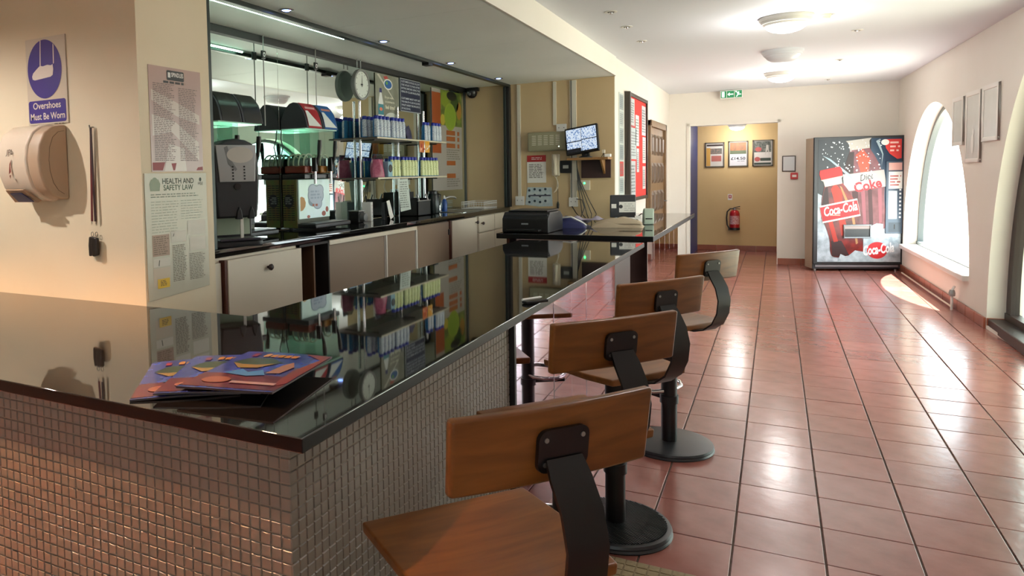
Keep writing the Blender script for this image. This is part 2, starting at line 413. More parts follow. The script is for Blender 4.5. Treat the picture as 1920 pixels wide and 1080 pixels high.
# ------------------------------------------------------------------ counters
HC = .93
slab = MB().prism([(-4.9,-3.37),(-.38,-3.37),(-.38,.85),(-1.30,.85),(-1.30,-2.421),(-4.9,-2.421)], 'z', HC-.032, HC)
def edges(o):
    o.data.materials.append(m_gredge)
    for q in o.data.polygons:
        if abs(q.normal.z) < .3: q.material_index = 1
    return o
tag(edges(part('counter_top', slab, m_gran, None, .0025)), 'polished black granite worktop of the main bar counter', 'worktop')
fs = MB().prism([(-1.62,1.2),(-.37,1.2),(-.37,4.33),(-1.028,4.33),(-1.028,3.198),(-1.62,3.198)], 'z', .902, .945)
tag(edges(part('counter_top', fs, m_gran, None, .0025)), 'polished black granite worktop of the far counter below the CCTV screen', 'worktop')
bc = thing('bar_counter', 'main bar counter clad in cream mosaic tiles and mirror panels', 'counter', (-.8,-3.3,0))
def loc(bx, o): return MB().box(tuple(bx[0][i]-o[i] for i in range(3)), tuple(bx[1][i]-o[i] for i in range(3)))
O = (-.8,-3.3,0)
cr = loc(((-4.9,-3.34,0), (-.435,-2.45,.898)), O); c2 = loc(((-1.26,-2.45,0), (-.435,0,.898)), O); cr.add(c2.v, c2.f)
part('carcass', cr, m_mgrout, bc, smooth=False)
PM = .0282; tm = .0127
mo = MB(); s = tm; e = .0028
mo.add([(-s,0,-s),(s,0,-s),(s,0,s),(-s,0,s),(-s+.0017,-e,-s+.0017),(s-.0017,-e,-s+.0017),(s-.0017,-e,s-.0017),(-s+.0017,-e,s-.0017)],
       [(4,5,6,7),(0,1,5,4),(1,2,6,5),(2,3,7,6),(3,0,4,7)])
mosaic_me = mo.mesh('mosaic_tile', smooth=False); mosaic_me.materials.append(m_mosaic)
cand = []
for r in range(31):
    z = .884 - r*PM
    for c in range(150): cand.append((-.4445 - c*PM, -3.3405, z, 0))
    for c in range(49): cand.append((-.4345, -3.332 + c*PM, z, 1))
def key(p):
    q = inview(p[:3]); 
    return q[2] if q and 0 <= q[0] <= 1920 and 0 <= q[1] <= 1080 else 99
cand.sort(key=key); rest = MB(); rc = random.Random(3)
for k, (x, y, z, sd_) in enumerate(cand):
    rx, ry = rc.uniform(-.012,.012), rc.uniform(-.012,.012)
    if k < 298:
        o = bpy.data.objects.new('mosaic_tile', mosaic_me); link(o, bc); o.location = (x-O[0], y-O[1], z)
        o.rotation_euler = (rx, 0, (PI/2 if sd_ else 0) + ry)
    else:
        R = Matrix.Rotation((PI/2 if sd_ else 0) + ry, 3, 'Z') @ Matrix.Rotation(rx, 3, 'X')
        rest.add([R @ Vector(v) + Vector((x-O[0], y-O[1], z)) for v in mo.v], mo.f)
part('outer_mosaic', rest, m_mosaic, bc, kind='stuff', smooth=False)
part('edge_strip', loc(((-.44,-1.962,0), (-.412,-1.942,.898)), O), m_black, bc)
for k in range(7):
    y0 = -1.94 + (0 if k == 0 else .243 + (k-1)*T); y1 = min(-1.94 + .243 + k*T, 0)
    if y1 - y0 > .02:
        o = part('mirror_panel', loc(((-.43,y0+.0008,.0), (-.42,y1-.0008,.897)), O), m_mirpan, bc, .0008, seg=1)
        o.rotation_euler = (0, 0, random.uniform(-.0015,.0015))
tag(part('flap_gate', MB().box((-.47,.012,.0), (-.425,.54,.896)), m_black, None, .004), 'black gate panel under the counter flap between the two counters', 'gate')
fc = thing('far_counter', 'far counter base clad in mirror panels below the CCTV screen', 'counter', (-.8,1.3,0)); O = (-.8,1.3,0)
part('carcass', loc(((-1.55,1.27,0), (-.43,3.195,.902)), O), m_cabd, fc, smooth=False)
part('end_panel', loc(((-1.55,1.258,0), (-.42,1.27,.901)), O), m_mirpan, fc, .001)
for k in range(6):
    y0 = 1.262 + k*.322; part('mirror_panel', loc(((-.43,y0+.0006,0), (-.42,min(y0+.3214,3.194),.901)), O), m_mirpan, fc, .0006, seg=1)
# ------------------------------------------------------------------ bar stools (local: facing +Y, backrest at -Y)
m_base = mat('ribbed_rubber', '25282a', 0.35)
def make_stool(ribbed):
    t = thing('bar_stool', '', 'stool')
    part('base', MB().lathe([(0,0),(.215,0),(.218,.006),(.213,.014),(.216,.02),(.212,.03),(.19,.034),(.0,.036)], 48), m_base, t)
    if ribbed:
        rb = MB()
        for k in range(-20, 21):
            x = k*.0095; L = math.sqrt(.195**2 - x*x) if abs(x) < .195 else 0
            if L > .02: rb.box((x-.002,-L,.033), (x+.002,L,.0375))
        part('ribbed_mat', rb, m_base, t, smooth=False)
    part('pole', MB().cyl((0,0,.034), (0,0,.645), .039, 28), m_black, t)
    part('collar', MB().lathe([(.039,.235),(.046,.235),(.046,.275),(.039,.275)], 28), m_blackp, t)
    ring = [(.046,0,.30),(.10,.012,.302),(.145,.055,.305),(.15,.11,.305),(.115,.165,.305),(.06,.195,.305),(0,.205,.305)]
    part('footrest', MB().tube(ring + [(-x, y, z) for x, y, z in reversed(ring[:-1])], .011, 10), m_chrome, t)
    part('footrest_bar', MB().box((-.014,.03,.245), (.014,.215,.268)).box((-.012,.195,.268), (.012,.215,.30)), m_black, t, .003)
    part('seat_plate', MB().box((-.09,-.09,.645), (.09,.09,.655)), m_black, t, .002)
    seat = MB(); nu, nv = 14, 12
    def outline(u, v):      # a slightly dished board, narrower behind
        y = -.185 + .37*v; hw = .212 - .025*max(0, (.35-v)/.35)
        x = (u*2-1)*hw; return x, y
    def top(u, v):
        x, y = outline(u, v); return (x, y, .681 - .012*(1-(2*u-1)**2)*math.sin(PI*min(1, v*1.05)) )
    def bot(u, v):
        x, y = outline(u, v); return (x*.99, y*.99, .655 - .004*(1-(2*u-1)**2))
    seat.grid(top, nu, nv); seat.grid(bot, nu, nv)
    n = (nu+1)*(nv+1); idx = lambda i, j: i*(nv+1)+j
    edge = [idx(i,0) for i in range(nu)] + [idx(nu,j) for j in range(nv)] + [idx(i,nv) for i in range(nu,0,-1)] + [idx(0,j) for j in range(nv,0,-1)]
    for k in range(len(edge)):
        a, b = edge[k], edge[(k+1) % len(edge)]; seat.f.append((a, b, b+n, a+n))
    part('seat', seat, m_stool, t, .006)
    back = MB(); N = 14; zt, zb = 1.045, .905
    for k in range(N+1):
        q = k/N*2-1; x = .212*q; bow = .012*(1-q*q)
        for (dy, z) in ((0,zb),(0,zt),(.024,zt),(.024,zb)):
            back.v.append((x*(1 if z > 1 else .985), -.235 - bow + dy - (z-zb)*.12, z))
    for k in range(N):
        for i in range(4):
            j = (i+1) % 4; back.f.append((k*4+i, k*4+j, (k+1)*4+j, (k+1)*4+i))
    back.f += [(0,1,2,3), (N*4+3, N*4+2, N*4+1, N*4)]
    part('backrest', back, m_stool, t, .007)
    strap = MB(); path = [(.10,.649),(.02,.648),(-.12,.645),(-.19,.647),(-.245,.662),(-.295,.70),(-.323,.755),(-.331,.82),(-.315,.88),(-.286,.925),(-.266,.955)]
    for y, z in path:
        w_ = .042 if z < .95 else .037
        strap.v += [(-w_, y, z), (w_, y, z)]
    for k in range(len(path)-1): strap.f.append((2*k, 2*k+1, 2*k+3, 2*k+2))
    part('back_strap', strap, m_black, t, solid=.007)
    pl = MB(); pts = rrect(.105, .078, .018, 5, 0, .968)
    pl.v = [(x, -.2475 - (z-.905)*.12 - dy, z) for dy in (0,.009) for x, z in pts]; n = len(pts)
    pl.f = [tuple(range(n)), tuple(range(2*n-1, n-1, -1))] + [(i, (i+1) % n, n+(i+1) % n, n+i) for i in range(n)]
    pt = part('back_plate', pl, m_blackp, t)
    for x in (-.038, .038):
        for z in (.945, .99):
            y = -.2565 - (z-.905)*.12; part('screw', MB().lathe([(.0045,0),(.0045,.0015),(.002,.0025),(0,.0025)], 10, (x, y, z), 'y').tube([(x,y,z),(x,y-.002,z)], .0045, 10), m_steel, pt)
    return t
s0 = make_stool(True)
spots = [((-.085,-3.13), 51.5, ''), ((-.13,-2.33), 50.5, 'second bar stool from the camera, seat hidden behind the nearest backrest'),
         ((-.12,-1.59), 54.5, 'third bar stool from the camera, on a ribbed black disc base'), ((-.04,-.58), 55.0, 'farthest bar stool with its wooden seat and curved black strap in view')]
spots[0] = (spots[0][0], spots[0][1], 'nearest bar stool, large wooden seat at the bottom edge of the photo')
for k, (p, a, lb) in enumerate(spots):
    o = s0 if k == 0 else copy_tree(s0)
    o.location = (p[0], p[1], 0); o.rotation_euler = (0, 0, math.radians(a)); o['label'] = lb; o['group'] = 'wooden bar stools along the counter'
for ch in list(o.children):
    if ch.name.startswith('ribbed_mat'): bpy.data.objects.remove(ch)
# mat below the stools
fm = thing('floor_mat', 'beige ribbed rubber mat lying below the nearest bar stool', 'mat', (.35,-2.9,0))
part('mat_base', MB().box((-.72,-1.07,0), (.72,1.07,.008)), mat('mat_beige','8c7a58',.7,noise=(60,.5,'6f5f42')), fm, .003)
mm = MB()
for i in range(36):
    for j in range(53):
        x, y = -.70+i*.04, -1.05+j*.04
        mm.box((x,y,.008), (x+.034,y+.034,.0105))
part('mat_bumps', mm, mat('mat_beige2','9a8862',.6,noise=(80,.5,'7d6c4c')), fm, kind='stuff', smooth=False)

# ------------------------------------------------------------------ ceiling fittings
m_diff = mat('lamp_diffuser', 'f4f2ea', 0.4, emit=('fffaf4', 5.0))
m_diff0 = mat('lamp_diffuser_off', 'dfe3ea', 0.35)
m_fit = mat('lamp_fitting', 'd9d6cc', 0.4)
def dome(x, y, z, lit, label, r=.19, watts=15, group='round ceiling lamps'):
    t = thing('ceiling_lamp', label, 'lamp', (x, y, z), group=group)
    part('fitting', MB().lathe([(0,0),(r,0),(r,-.018),(r*.96,-.03),(r*.93,-.03),(r*.90,-.048),(r*.86,-.05),(r*.80,-.066),(r*.70,-.07)], 48), m_fit if lit else m_diff0, t)
    part('diffuser', MB().lathe([(r*.80,-.062),(r*.72,-.084),(r*.55,-.105),(r*.3,-.118),(0,-.122)], 48), m_diff if lit else m_diff0, t)
    if lit:
        ld = bpy.data.lights.new('lamp_bulb', 'POINT'); ld.energy = watts; ld.color = (1,.97,.94); ld.shadow_soft_size = .12
        lo = bpy.data.objects.new('lamp_bulb', ld); link(lo, t); lo.location = (0,0,-.26)
    return t
dome(.50, 2.02, CZ, True, 'lit round ceiling lamp next to the smoke detector')
dome(.49, 3.85, CZ, False, 'unlit ribbed white ceiling lamp, the middle one of three')
dome(.49, 5.75, CZ, True, 'lit round ceiling lamp closest to the far wall')
dome(.50, -1.6, CZ, True, 'lit round ceiling lamp added out of view over the bar stools', watts=16)  # extra lamp out of frame, added to brighten the bar front
dome(.50, -5.4, CZ, False, 'unlit round ceiling lamp behind the camera', watts=30)
dome(-.14, 9.0, 2.21, True, 'lit lamp on the lobby ceiling inside the doorway', .15, 14, 'lobby lamp')
sm = thing('smoke_detector', 'small cream smoke detector on the ceiling beside the lit lamp', 'smoke detector', (.755,2.1,CZ))
part('base', MB().lathe([(0,0),(.055,0),(.055,-.014),(.05,-.018)], 28), m_cream, sm)
part('sensor_head', MB().lathe([(.05,-.018),(.046,-.034),(.03,-.046),(.012,-.05),(0,-.05)], 28), m_cream, sm)
def downlight(x, y, z, label, blue=False, group='recessed ceiling spots', lit=None):
    t = thing('downlight', label, 'spotlight', (x, y, z), group=group)
    part('rim', MB().lathe([(.028,0),(.045,0),(.046,-.004),(.032,-.006),(.028,-.003)], 28), m_chrome if blue else m_white, t)
    m = mat('spot_blue','9fb6ff',.3,emit=('7f9dff',14.0)) if blue else mat('spot_dark','3a3a38',.4)
    if lit: m = mat('spot_warm','ffd9a0',.3,emit=('ffc27a',10.0))
    part('bulb', MB().lathe([(.028,-.002),(.02,-.0065),(0,-.0075)], 20), m, t)
    if not blue and not lit: part('bulb_cap', MB().lathe([(.014,-.007),(.012,-.016),(0,-.018)], 14), m_chrome, t)
    if lit:
        ld = bpy.data.lights.new('spot_bulb', 'SPOT'); ld.energy = lit[0]; ld.color = lit[2] if len(lit) > 2 else (1.0,.52,.24); ld.spot_size = math.radians(lit[1]); ld.spot_blend = .55; ld.shadow_soft_size = .03
        lo = bpy.data.objects.new('spot_bulb', ld); link(lo, t); lo.location = (0,0,-.03)
    return t
for k, y in enumerate((1.02, 1.66, 2.42)): downlight(-.64, y, CZ, 'small recessed spot by the soffit edge, %s from the camera' % ('nearest','second','third')[k])
for k, y in enumerate((3.01, 4.94, 6.95)): downlight(1.05, y, CZ, 'small recessed spot on the window side of the ceiling, %s from the camera' % ('nearest','second','third')[k])
for k, y in enumerate((-1.06, .125, 1.36, 2.6)): downlight(-2.08, y, SZ, 'blue lit spot in the soffit along the shutter rail, %s from the camera' % ORD[k], True, 'blue spots in the bar soffit')
for k, x in enumerate((-1.55, -2.35, -3.2)): downlight(x, -3.63, SZ, 'warm recessed spot above the counter front, %s from the bar corner' % ORD[k], False, 'warm spots above the counter front', lit=(190, 94))
downlight(-3.05, -3.50, SZ, 'white recessed flood spot above the counter by the side wall', False, 'white flood spot', lit=(82, 160, (1,.95,.9)))
downlight(-1.3, -3.55, SZ, 'white recessed flood spot added for its light above the counter corner', False, 'white flood spots', lit=(9, 160, (1,.95,.88)))  # unseen spot, added for its light on the corner

# shutter rail and guides, strip light
m_rail = mat('dark_green_metal', '2b3330', 0.35, metal=.4)
sh = thing('shutter_frame', 'dark metal roller shutter frame round the back bar', 'shutter', (-2.17,-1.65,1.07)); O = (-2.17,-1.65,1.07)
part('top_rail', loc(((-2.20,-1.68,SZ-.028), (-2.15,3.19,SZ-.001)), O), m_rail, sh, .003)
part('guide', loc(((-2.20,-1.70,1.075), (-2.15,-1.635,SZ-.028)), O), m_rail, sh, .004)
part('guide', loc(((-2.215,3.12,1.075), (-2.185,3.195,SZ-.028)), O), m_rail, sh, .004)
part('guide_lip', loc(((-2.185,3.13,1.075), (-2.15,3.195,SZ-.028)), O), mat('rail_black','161615',.4), sh, .003)
part('clip', loc(((-2.215,1.05,SZ-.05), (-2.15,1.13,SZ-.02)), O), m_black, sh, .003)
sl = thing('strip_light', 'green white fluorescent strip light behind the shutter rail', 'strip light', (-2.24,-1.6,SZ)); O = (-2.24,-1.6,SZ)
part('batten', loc(((-2.26,-1.6,SZ-.005), (-2.22,-.15,SZ-.001)), O), m_white, sl, .002)
tube_m = mat('strip_tube','e8fff4',.3,emit=('c8ffe4',10.0))
part('tube', MB().cyl((0,.02,-.011), (0,1.43,-.011), .006, 12), tube_m, sl)

# ------------------------------------------------------------------ mirror and things fixed on it
bm_ = thing('bar_mirror', 'large wall mirror behind the back bar in three panes', 'mirror', (-2.70,-1.95,1.075)); O = (-2.70,-1.95,1.075)
for y0, y1 in ((-1.95,-.34),(-.34,1.42),(1.42,3.17)): part('pane', loc(((-2.708,y0+.001,1.075), (-2.70,y1-.001,SZ-.05)), O), m_mirror, bm_, .001)
part('top_rail', loc(((-2.708,-1.98,SZ-.05), (-2.672,3.19,SZ-.001)), O), mat('mirror_rail','0e100f',.5), bm_, .003)
part('end_rail', loc(((-2.708,3.17,1.075), (-2.688,3.195,SZ-.05)), O), mat('mirror_rail2','4a4d46',.4), bm_, .002)
for k, y in enumerate((-.55, .09)):
    t = thing('hanging_rod', ('thin steel rod with black clamp before the mirror, nearest the camera','thin steel rod with black clamp before the mirror, above the slush machine')[k], 'rod', (-2.66,y,SZ), group='hanging rods at the mirror')
    part('rod', MB().cyl((0,0,0), (0,0,-.62), .004, 8), m_steel, t)
    part('clamp', MB().box((-.006,-.02,-.16), (.008,.02,-.105)), m_black, t, .002)
    Face(t, (.0085,0,-.132), (0,1,0), (0,0,1)).polys('emblem', [[(.012*math.cos(a)*s, .016*math.sin(a)*s) for s, a in [(1, 2*PI*i/16) for i in range(17)] + [(.55, 2*PI*i/16) for i in range(16,-1,-1)]]], P('e8e8e8'), .0006)
# clock
t = thing('wall_clock', 'round white faced clock with a grey rim hanging before the mirror', 'clock', (-2.615,.70,2.22))
part('case', MB().lathe([(0,-.035),(.11,-.035),(.128,-.02),(.131,.0),(.128,.012),(.113,.014),(.109,.006),(0,.006)], 48, ax='x'), mat('clock_rim','8a8c88',.4), t)
part('dial', MB().lathe([(.110,.0065),(.0,.0068)], 48, ax='x'), mat('clock_dial','d2d8d0',.5), t)
fc_ = Face(t, (.0075,0,0), (0,1,0), (0,0,1))
fc_.polys('hour_marks', [[(math.cos(a)*r1 - math.sin(a)*s_, math.sin(a)*r1 + math.cos(a)*s_) for r1, s_ in ((.088,-.003),(.10,-.003),(.10,.003),(.088,.003))] for a in [PI*k/6 for k in range(12)]], P('5a5c58'))
fc_.polys('hands', [[(-.004,-.02),(.004,-.02),(.002,.075),(-.002,.075)], [(-.02,-.005),(-.02,.005),(.012,.006),(.012,-.006)]], P('1a1a1a'), .002)
part('hanger', MB().cyl((-.02,-.03,.14), (-.02,-.03,.212), .004, 8).cyl((-.02,.03,.14), (-.02,.03,.212), .004, 8), m_steel, t)
# posters on the mirror (facing +X: right = +Y)
def wallface(t, x=0): return Face(t, (x,0,0), (0,1,0), (0,0,1))
t = thing('drink_poster', 'poster with a white water bottle and blue oval badge above the shelf', 'poster', (-2.695,1.08,1.915))
F = wallface(t); F.slab('sheet', [(0,0),(.45,0),(.45,.46),(0,.46)], mat('poster_grey','8d8f80',.35,noise=(6,.6,'5f6150')), .002)
F.polys('badge_ring', [ell(.24,.375,.085,.05)], P('e6e6e0'), .003); F.polys('badge', [ell(.24,.375,.07,.038)], P('1e5a9c'), .0035)
F.polys('badge_mark', [ell(.215,.385,.02,.015,12)], P('6aa84a'), .004)
F.polys('splash', [[(.03,.45),(.07,.455),(.36,.24),(.33,.25)]], P('c8c4b8'), .0028); F.polys('red_mark', [[(.15,.44),(.22,.45),(.27,.41),(.17,.42)]], P('b0392c'), .0029)
F.polys('bottle_shape', [[(.06,.03),(.13,.03),(.145,.08),(.14,.2),(.11,.29),(.08,.29),(.05,.2),(.045,.08)]], P('d9dcda'), .003)
F.polys('bottle_cap', [[(.07,.29),(.12,.29),(.115,.33),(.075,.33)]], P('20246a'), .003); F.rects('bottle_band', [(.045,.09,.145,.185)], P('2b7f8c'), .0034)
F.polys('band_mark', [ell(.095,.14,.03,.016,12)], P('d07050'), .0038)
F.text('Do you want', .17, .255, .022, P('e9e6d0'), .003, align='LEFT', bold=.01); F.text('to continue to', .18, .215, .022, P('e9e6d0'), .003, align='LEFT', bold=.01); F.text('feel tired?', .18, .165, .036, P('e9e6d0'), .003, align='LEFT', bold=.02)
F.polys('white_smoke', [ell(.3,.06,.13,.06)], P('b9bdb4'), .0026)
t = thing('notice_sign', 'dark blue sign with white capital letters to customers above the shelf', 'sign', (-2.695,1.56,2.065))
F = wallface(t); F.slab('plate', [(0,0),(.44,0),(.44,.315),(0,.315)], P('9aa0a2'), .004); F.rects('blue_field', [(.008,.008,.432,.307)], P('0a1738'), .005)
for k, s_ in enumerate(['CUSTOMERS SHOULD ALLOW','ONE HOUR TO PASS AFTER','EATING BEFORE USING THE','HEALTH CLUB FACILITIES','','CUSTOMERS MUST NOT USE','THE HEALTH CLUB FACILITIES','WHILST UNDER THE INFLUENCE','OF ALCOHOL']):
    if s_: F.text(s_, .018, .285 - k*.032, .018, P('cfd6de'), .006, align='LEFT', w=.40 if len(s_) > 15 else .19, bold=.012)
t = thing('menu_poster', 'tall menu poster with sliced limes and orange price bars at the mirror end', 'poster', (-2.695,2.27,1.28))
F = wallface(t); F.slab('sheet', [(0,0),(.80,0),(.80,1.08),(0,1.08)], mat('menu_paper','a09a92',.45), .003); F.rects('orange_band', [(0,.40,.22,1.04)], P('9a4a20'), .004)
F.rects('fruit_photo', [(.22,.70,.80,1.08)], mat('fruit_photo','4a5a2a',.4,noise=(9,.8,'8a9a3a')), .0042)
F.polys('lime_slice', [ell(.47,.80,.16,.15,28)], P('8c9e34'), .005); F.polys('lime_flesh', [ell(.47,.80,.135,.125,28)], P('7f9a2e'), .0055)
for cx_, cy_, rx_, ry_, c_ in ((.33,.98,.10,.08,'7d8f2c'),(.60,.95,.11,.09,'2f4a1c'),(.72,.88,.07,.1,'a0762e'),(.27,.76,.06,.06,'b3a23a')): F.polys('fruit', [ell(cx_,cy_,rx_,ry_,18)], P(c_), .0046)
F.polys('fruit', [ell(.52,1.03,.14,.05,18)], P('171b12'), .0048)
F.rects('price_bars', [(.36,y,.60,y+.05) for y in (.13,.27,.46,.535,.60)] + [(.66,y,.72,y+.045) for y in (.46,.535,.60)], P('a05a2c'), .0045)
F.lines('small_print', .36, .03, .74, .13, 4, P('7a736a'), .0045); F.lines('small_print', .36, .33, .74, .45, 5, P('7a736a'), .0045); F.text('JUICES', .5, .675, .022, P('4a4640'), .0046)
# dome camera
t = thing('security_camera', 'black dome security camera at the top of the recess end wall', 'camera', (-2.59,3.199,2.37))
part('mount', MB().box((-.07,-.05,.02), (.07,0,.062)), m_blackp, t, .004)
part('dome', MB().lathe([(.06,.02),(.062,0),(.05,-.035),(.03,-.055),(0,-.062)], 28, (0,-.062,0)), m_blackp, t)
part('lens', MB().lathe([(.018,-.13),(.012,-.136),(0,-.137)], 16, (0,0,-.02), 'y'), m_grey, t)
# ------------------------------------------------------------------ back bar cabinets and worktop
WT = 1.072
wt = MB().box((-2.70,-1.99,WT-.045), (-2.17,3.19,WT))
tag(part('back_worktop', wt, m_gran, None, .004), 'black granite worktop of the back bar under the mirror', 'worktop')
def cab(y0, y1, label):
    t = thing('bar_cabinet', label, 'cabinet', (-2.18, y0, .17), group='cabinets under the back worktop')
    return t, (-2.18, y0, .17)
t, O = cab(-1.98, -.885, 'cream cabinet with a wide knobbed door beside the pier')
part('body', loc(((-2.69,-1.98,.17), (-2.185,-.885,1.026)), O), m_cab, t)
part('filler_panel', loc(((-2.185,-1.97,.2), (-2.165,-1.60,1.0)), O), m_cab, t, .002)
d = part('door', loc(((-2.185,-1.572,.45), (-2.14,-.89,1.012)), O), m_cab, t, .003)
part('knob', MB().lathe([(.007,0),(.007,.012),(.017,.018),(.019,.028),(.012,.036),(0,.038)], 20, (.04,.75,.765), 'x'), mat('knob_wood','3a2620',.35), d)
part('door_edge', loc(((-2.186,-1.592,.45), (-2.145,-1.576,1.012)), O), mat('red_brown','5a2a1c',.5), t)
t, O = cab(-.885, -.53, 'open dark shelf unit between the cream and brown cabinet doors')
b = loc(((-2.69,-.885,.17), (-2.67,-.53,1.026)), O)
for q in (((-2.69,-.885,.17), (-2.17,-.868,1.026)), ((-2.69,-.545,.17), (-2.17,-.53,1.026)), ((-2.69,-.885,.17), (-2.17,-.53,.19)), ((-2.69,-.885,1.01), (-2.17,-.53,1.026))): c = loc(q, O); b.add(c.v, c.f)
part('body', b, m_cabd, t); part('divider', loc(((-2.4,-.69,.19), (-2.19,-.672,1.01)), O), mat('divider_wood','6b4a30',.5), t)
part('shelf', loc(((-2.66,-.868,.58), (-2.25,-.545,.6)), O), m_cabd, t)
t, O = cab(-.53, .80, 'brown panelled cabinet with cream framed sliding doors')
part('body', loc(((-2.69,-.529,.17), (-2.20,.80,1.026)), O), m_cab, t)
part('top_trim', loc(((-2.20,-.529,.995), (-2.165,.80,1.025)), O), m_cab, t, .002)
part('sliding_door', loc(((-2.199,-.527,.2), (-2.185,.27,.994)), O), m_cabb, t, .002); part('sliding_door', loc(((-2.199,.275,.2), (-2.18,.785,.994)), O), m_cabb, t, .002)
part('upright', loc(((-2.199,.262,.2), (-2.165,.276,.994)), O), m_white, t, .002); part('upright', loc(((-2.199,.786,.2), (-2.165,.80,1.0)), O), m_white, t, .002)
t, O = cab(.80, 1.515, 'brown cabinet with a single hinged door next to the sink unit')
part('body', loc(((-2.69,.803,.17), (-2.19,1.514,1.026)), O), m_cabb, t); d = part('door', loc(((-2.19,.82,.2), (-2.172,1.47,1.02)), O), m_cabb, t, .002)
part('hinge', loc(((-2.172,1.45,.9), (-2.165,1.475,.95)), O), m_black, d); part('post', loc(((-2.19,1.478,.17), (-2.165,1.514,1.025)), O), mat('red_brown','5a2a1c',.5), t)
t, O = cab(1.515, 2.18, 'cream cabinet with one tall door below the sink')
part('body', loc(((-2.69,1.517,.17), (-2.19,2.178,1.026)), O), m_cabd, t); d = part('door', loc(((-2.19,1.53,.2), (-2.165,2.155,1.02)), O), m_cab, t, .002)
kn = [(.006,0),(.006,.012),(.015,.018),(.017,.028),(.01,.036),(0,.038)]
part('knob', MB().lathe(kn, 18, (.015,.60,.80), 'x'), mat('knob_wood','3a2620',.35), d)
t, O = cab(2.18, 3.18, 'cream cabinet with a small drawer over a door at the recess end')
part('body', loc(((-2.69,2.181,.17), (-2.19,3.18,1.026)), O), m_cab, t)
d = part('drawer', loc(((-2.19,2.21,.86), (-2.165,2.66,1.02)), O), m_cab, t, .002); part('knob', MB().lathe(kn, 18, (.015,.09,.78), 'x'), mat('knob_wood','3a2620',.35), d)
part('door', loc(((-2.19,2.21,.2), (-2.165,2.66,.85)), O), m_cab, t, .002); part('drawer', loc(((-2.19,2.68,.86), (-2.168,3.16,1.02)), O), m_cab, t, .002); part('door', loc(((-2.19,2.68,.2), (-2.168,3.16,.85)), O), m_cab, t, .002)

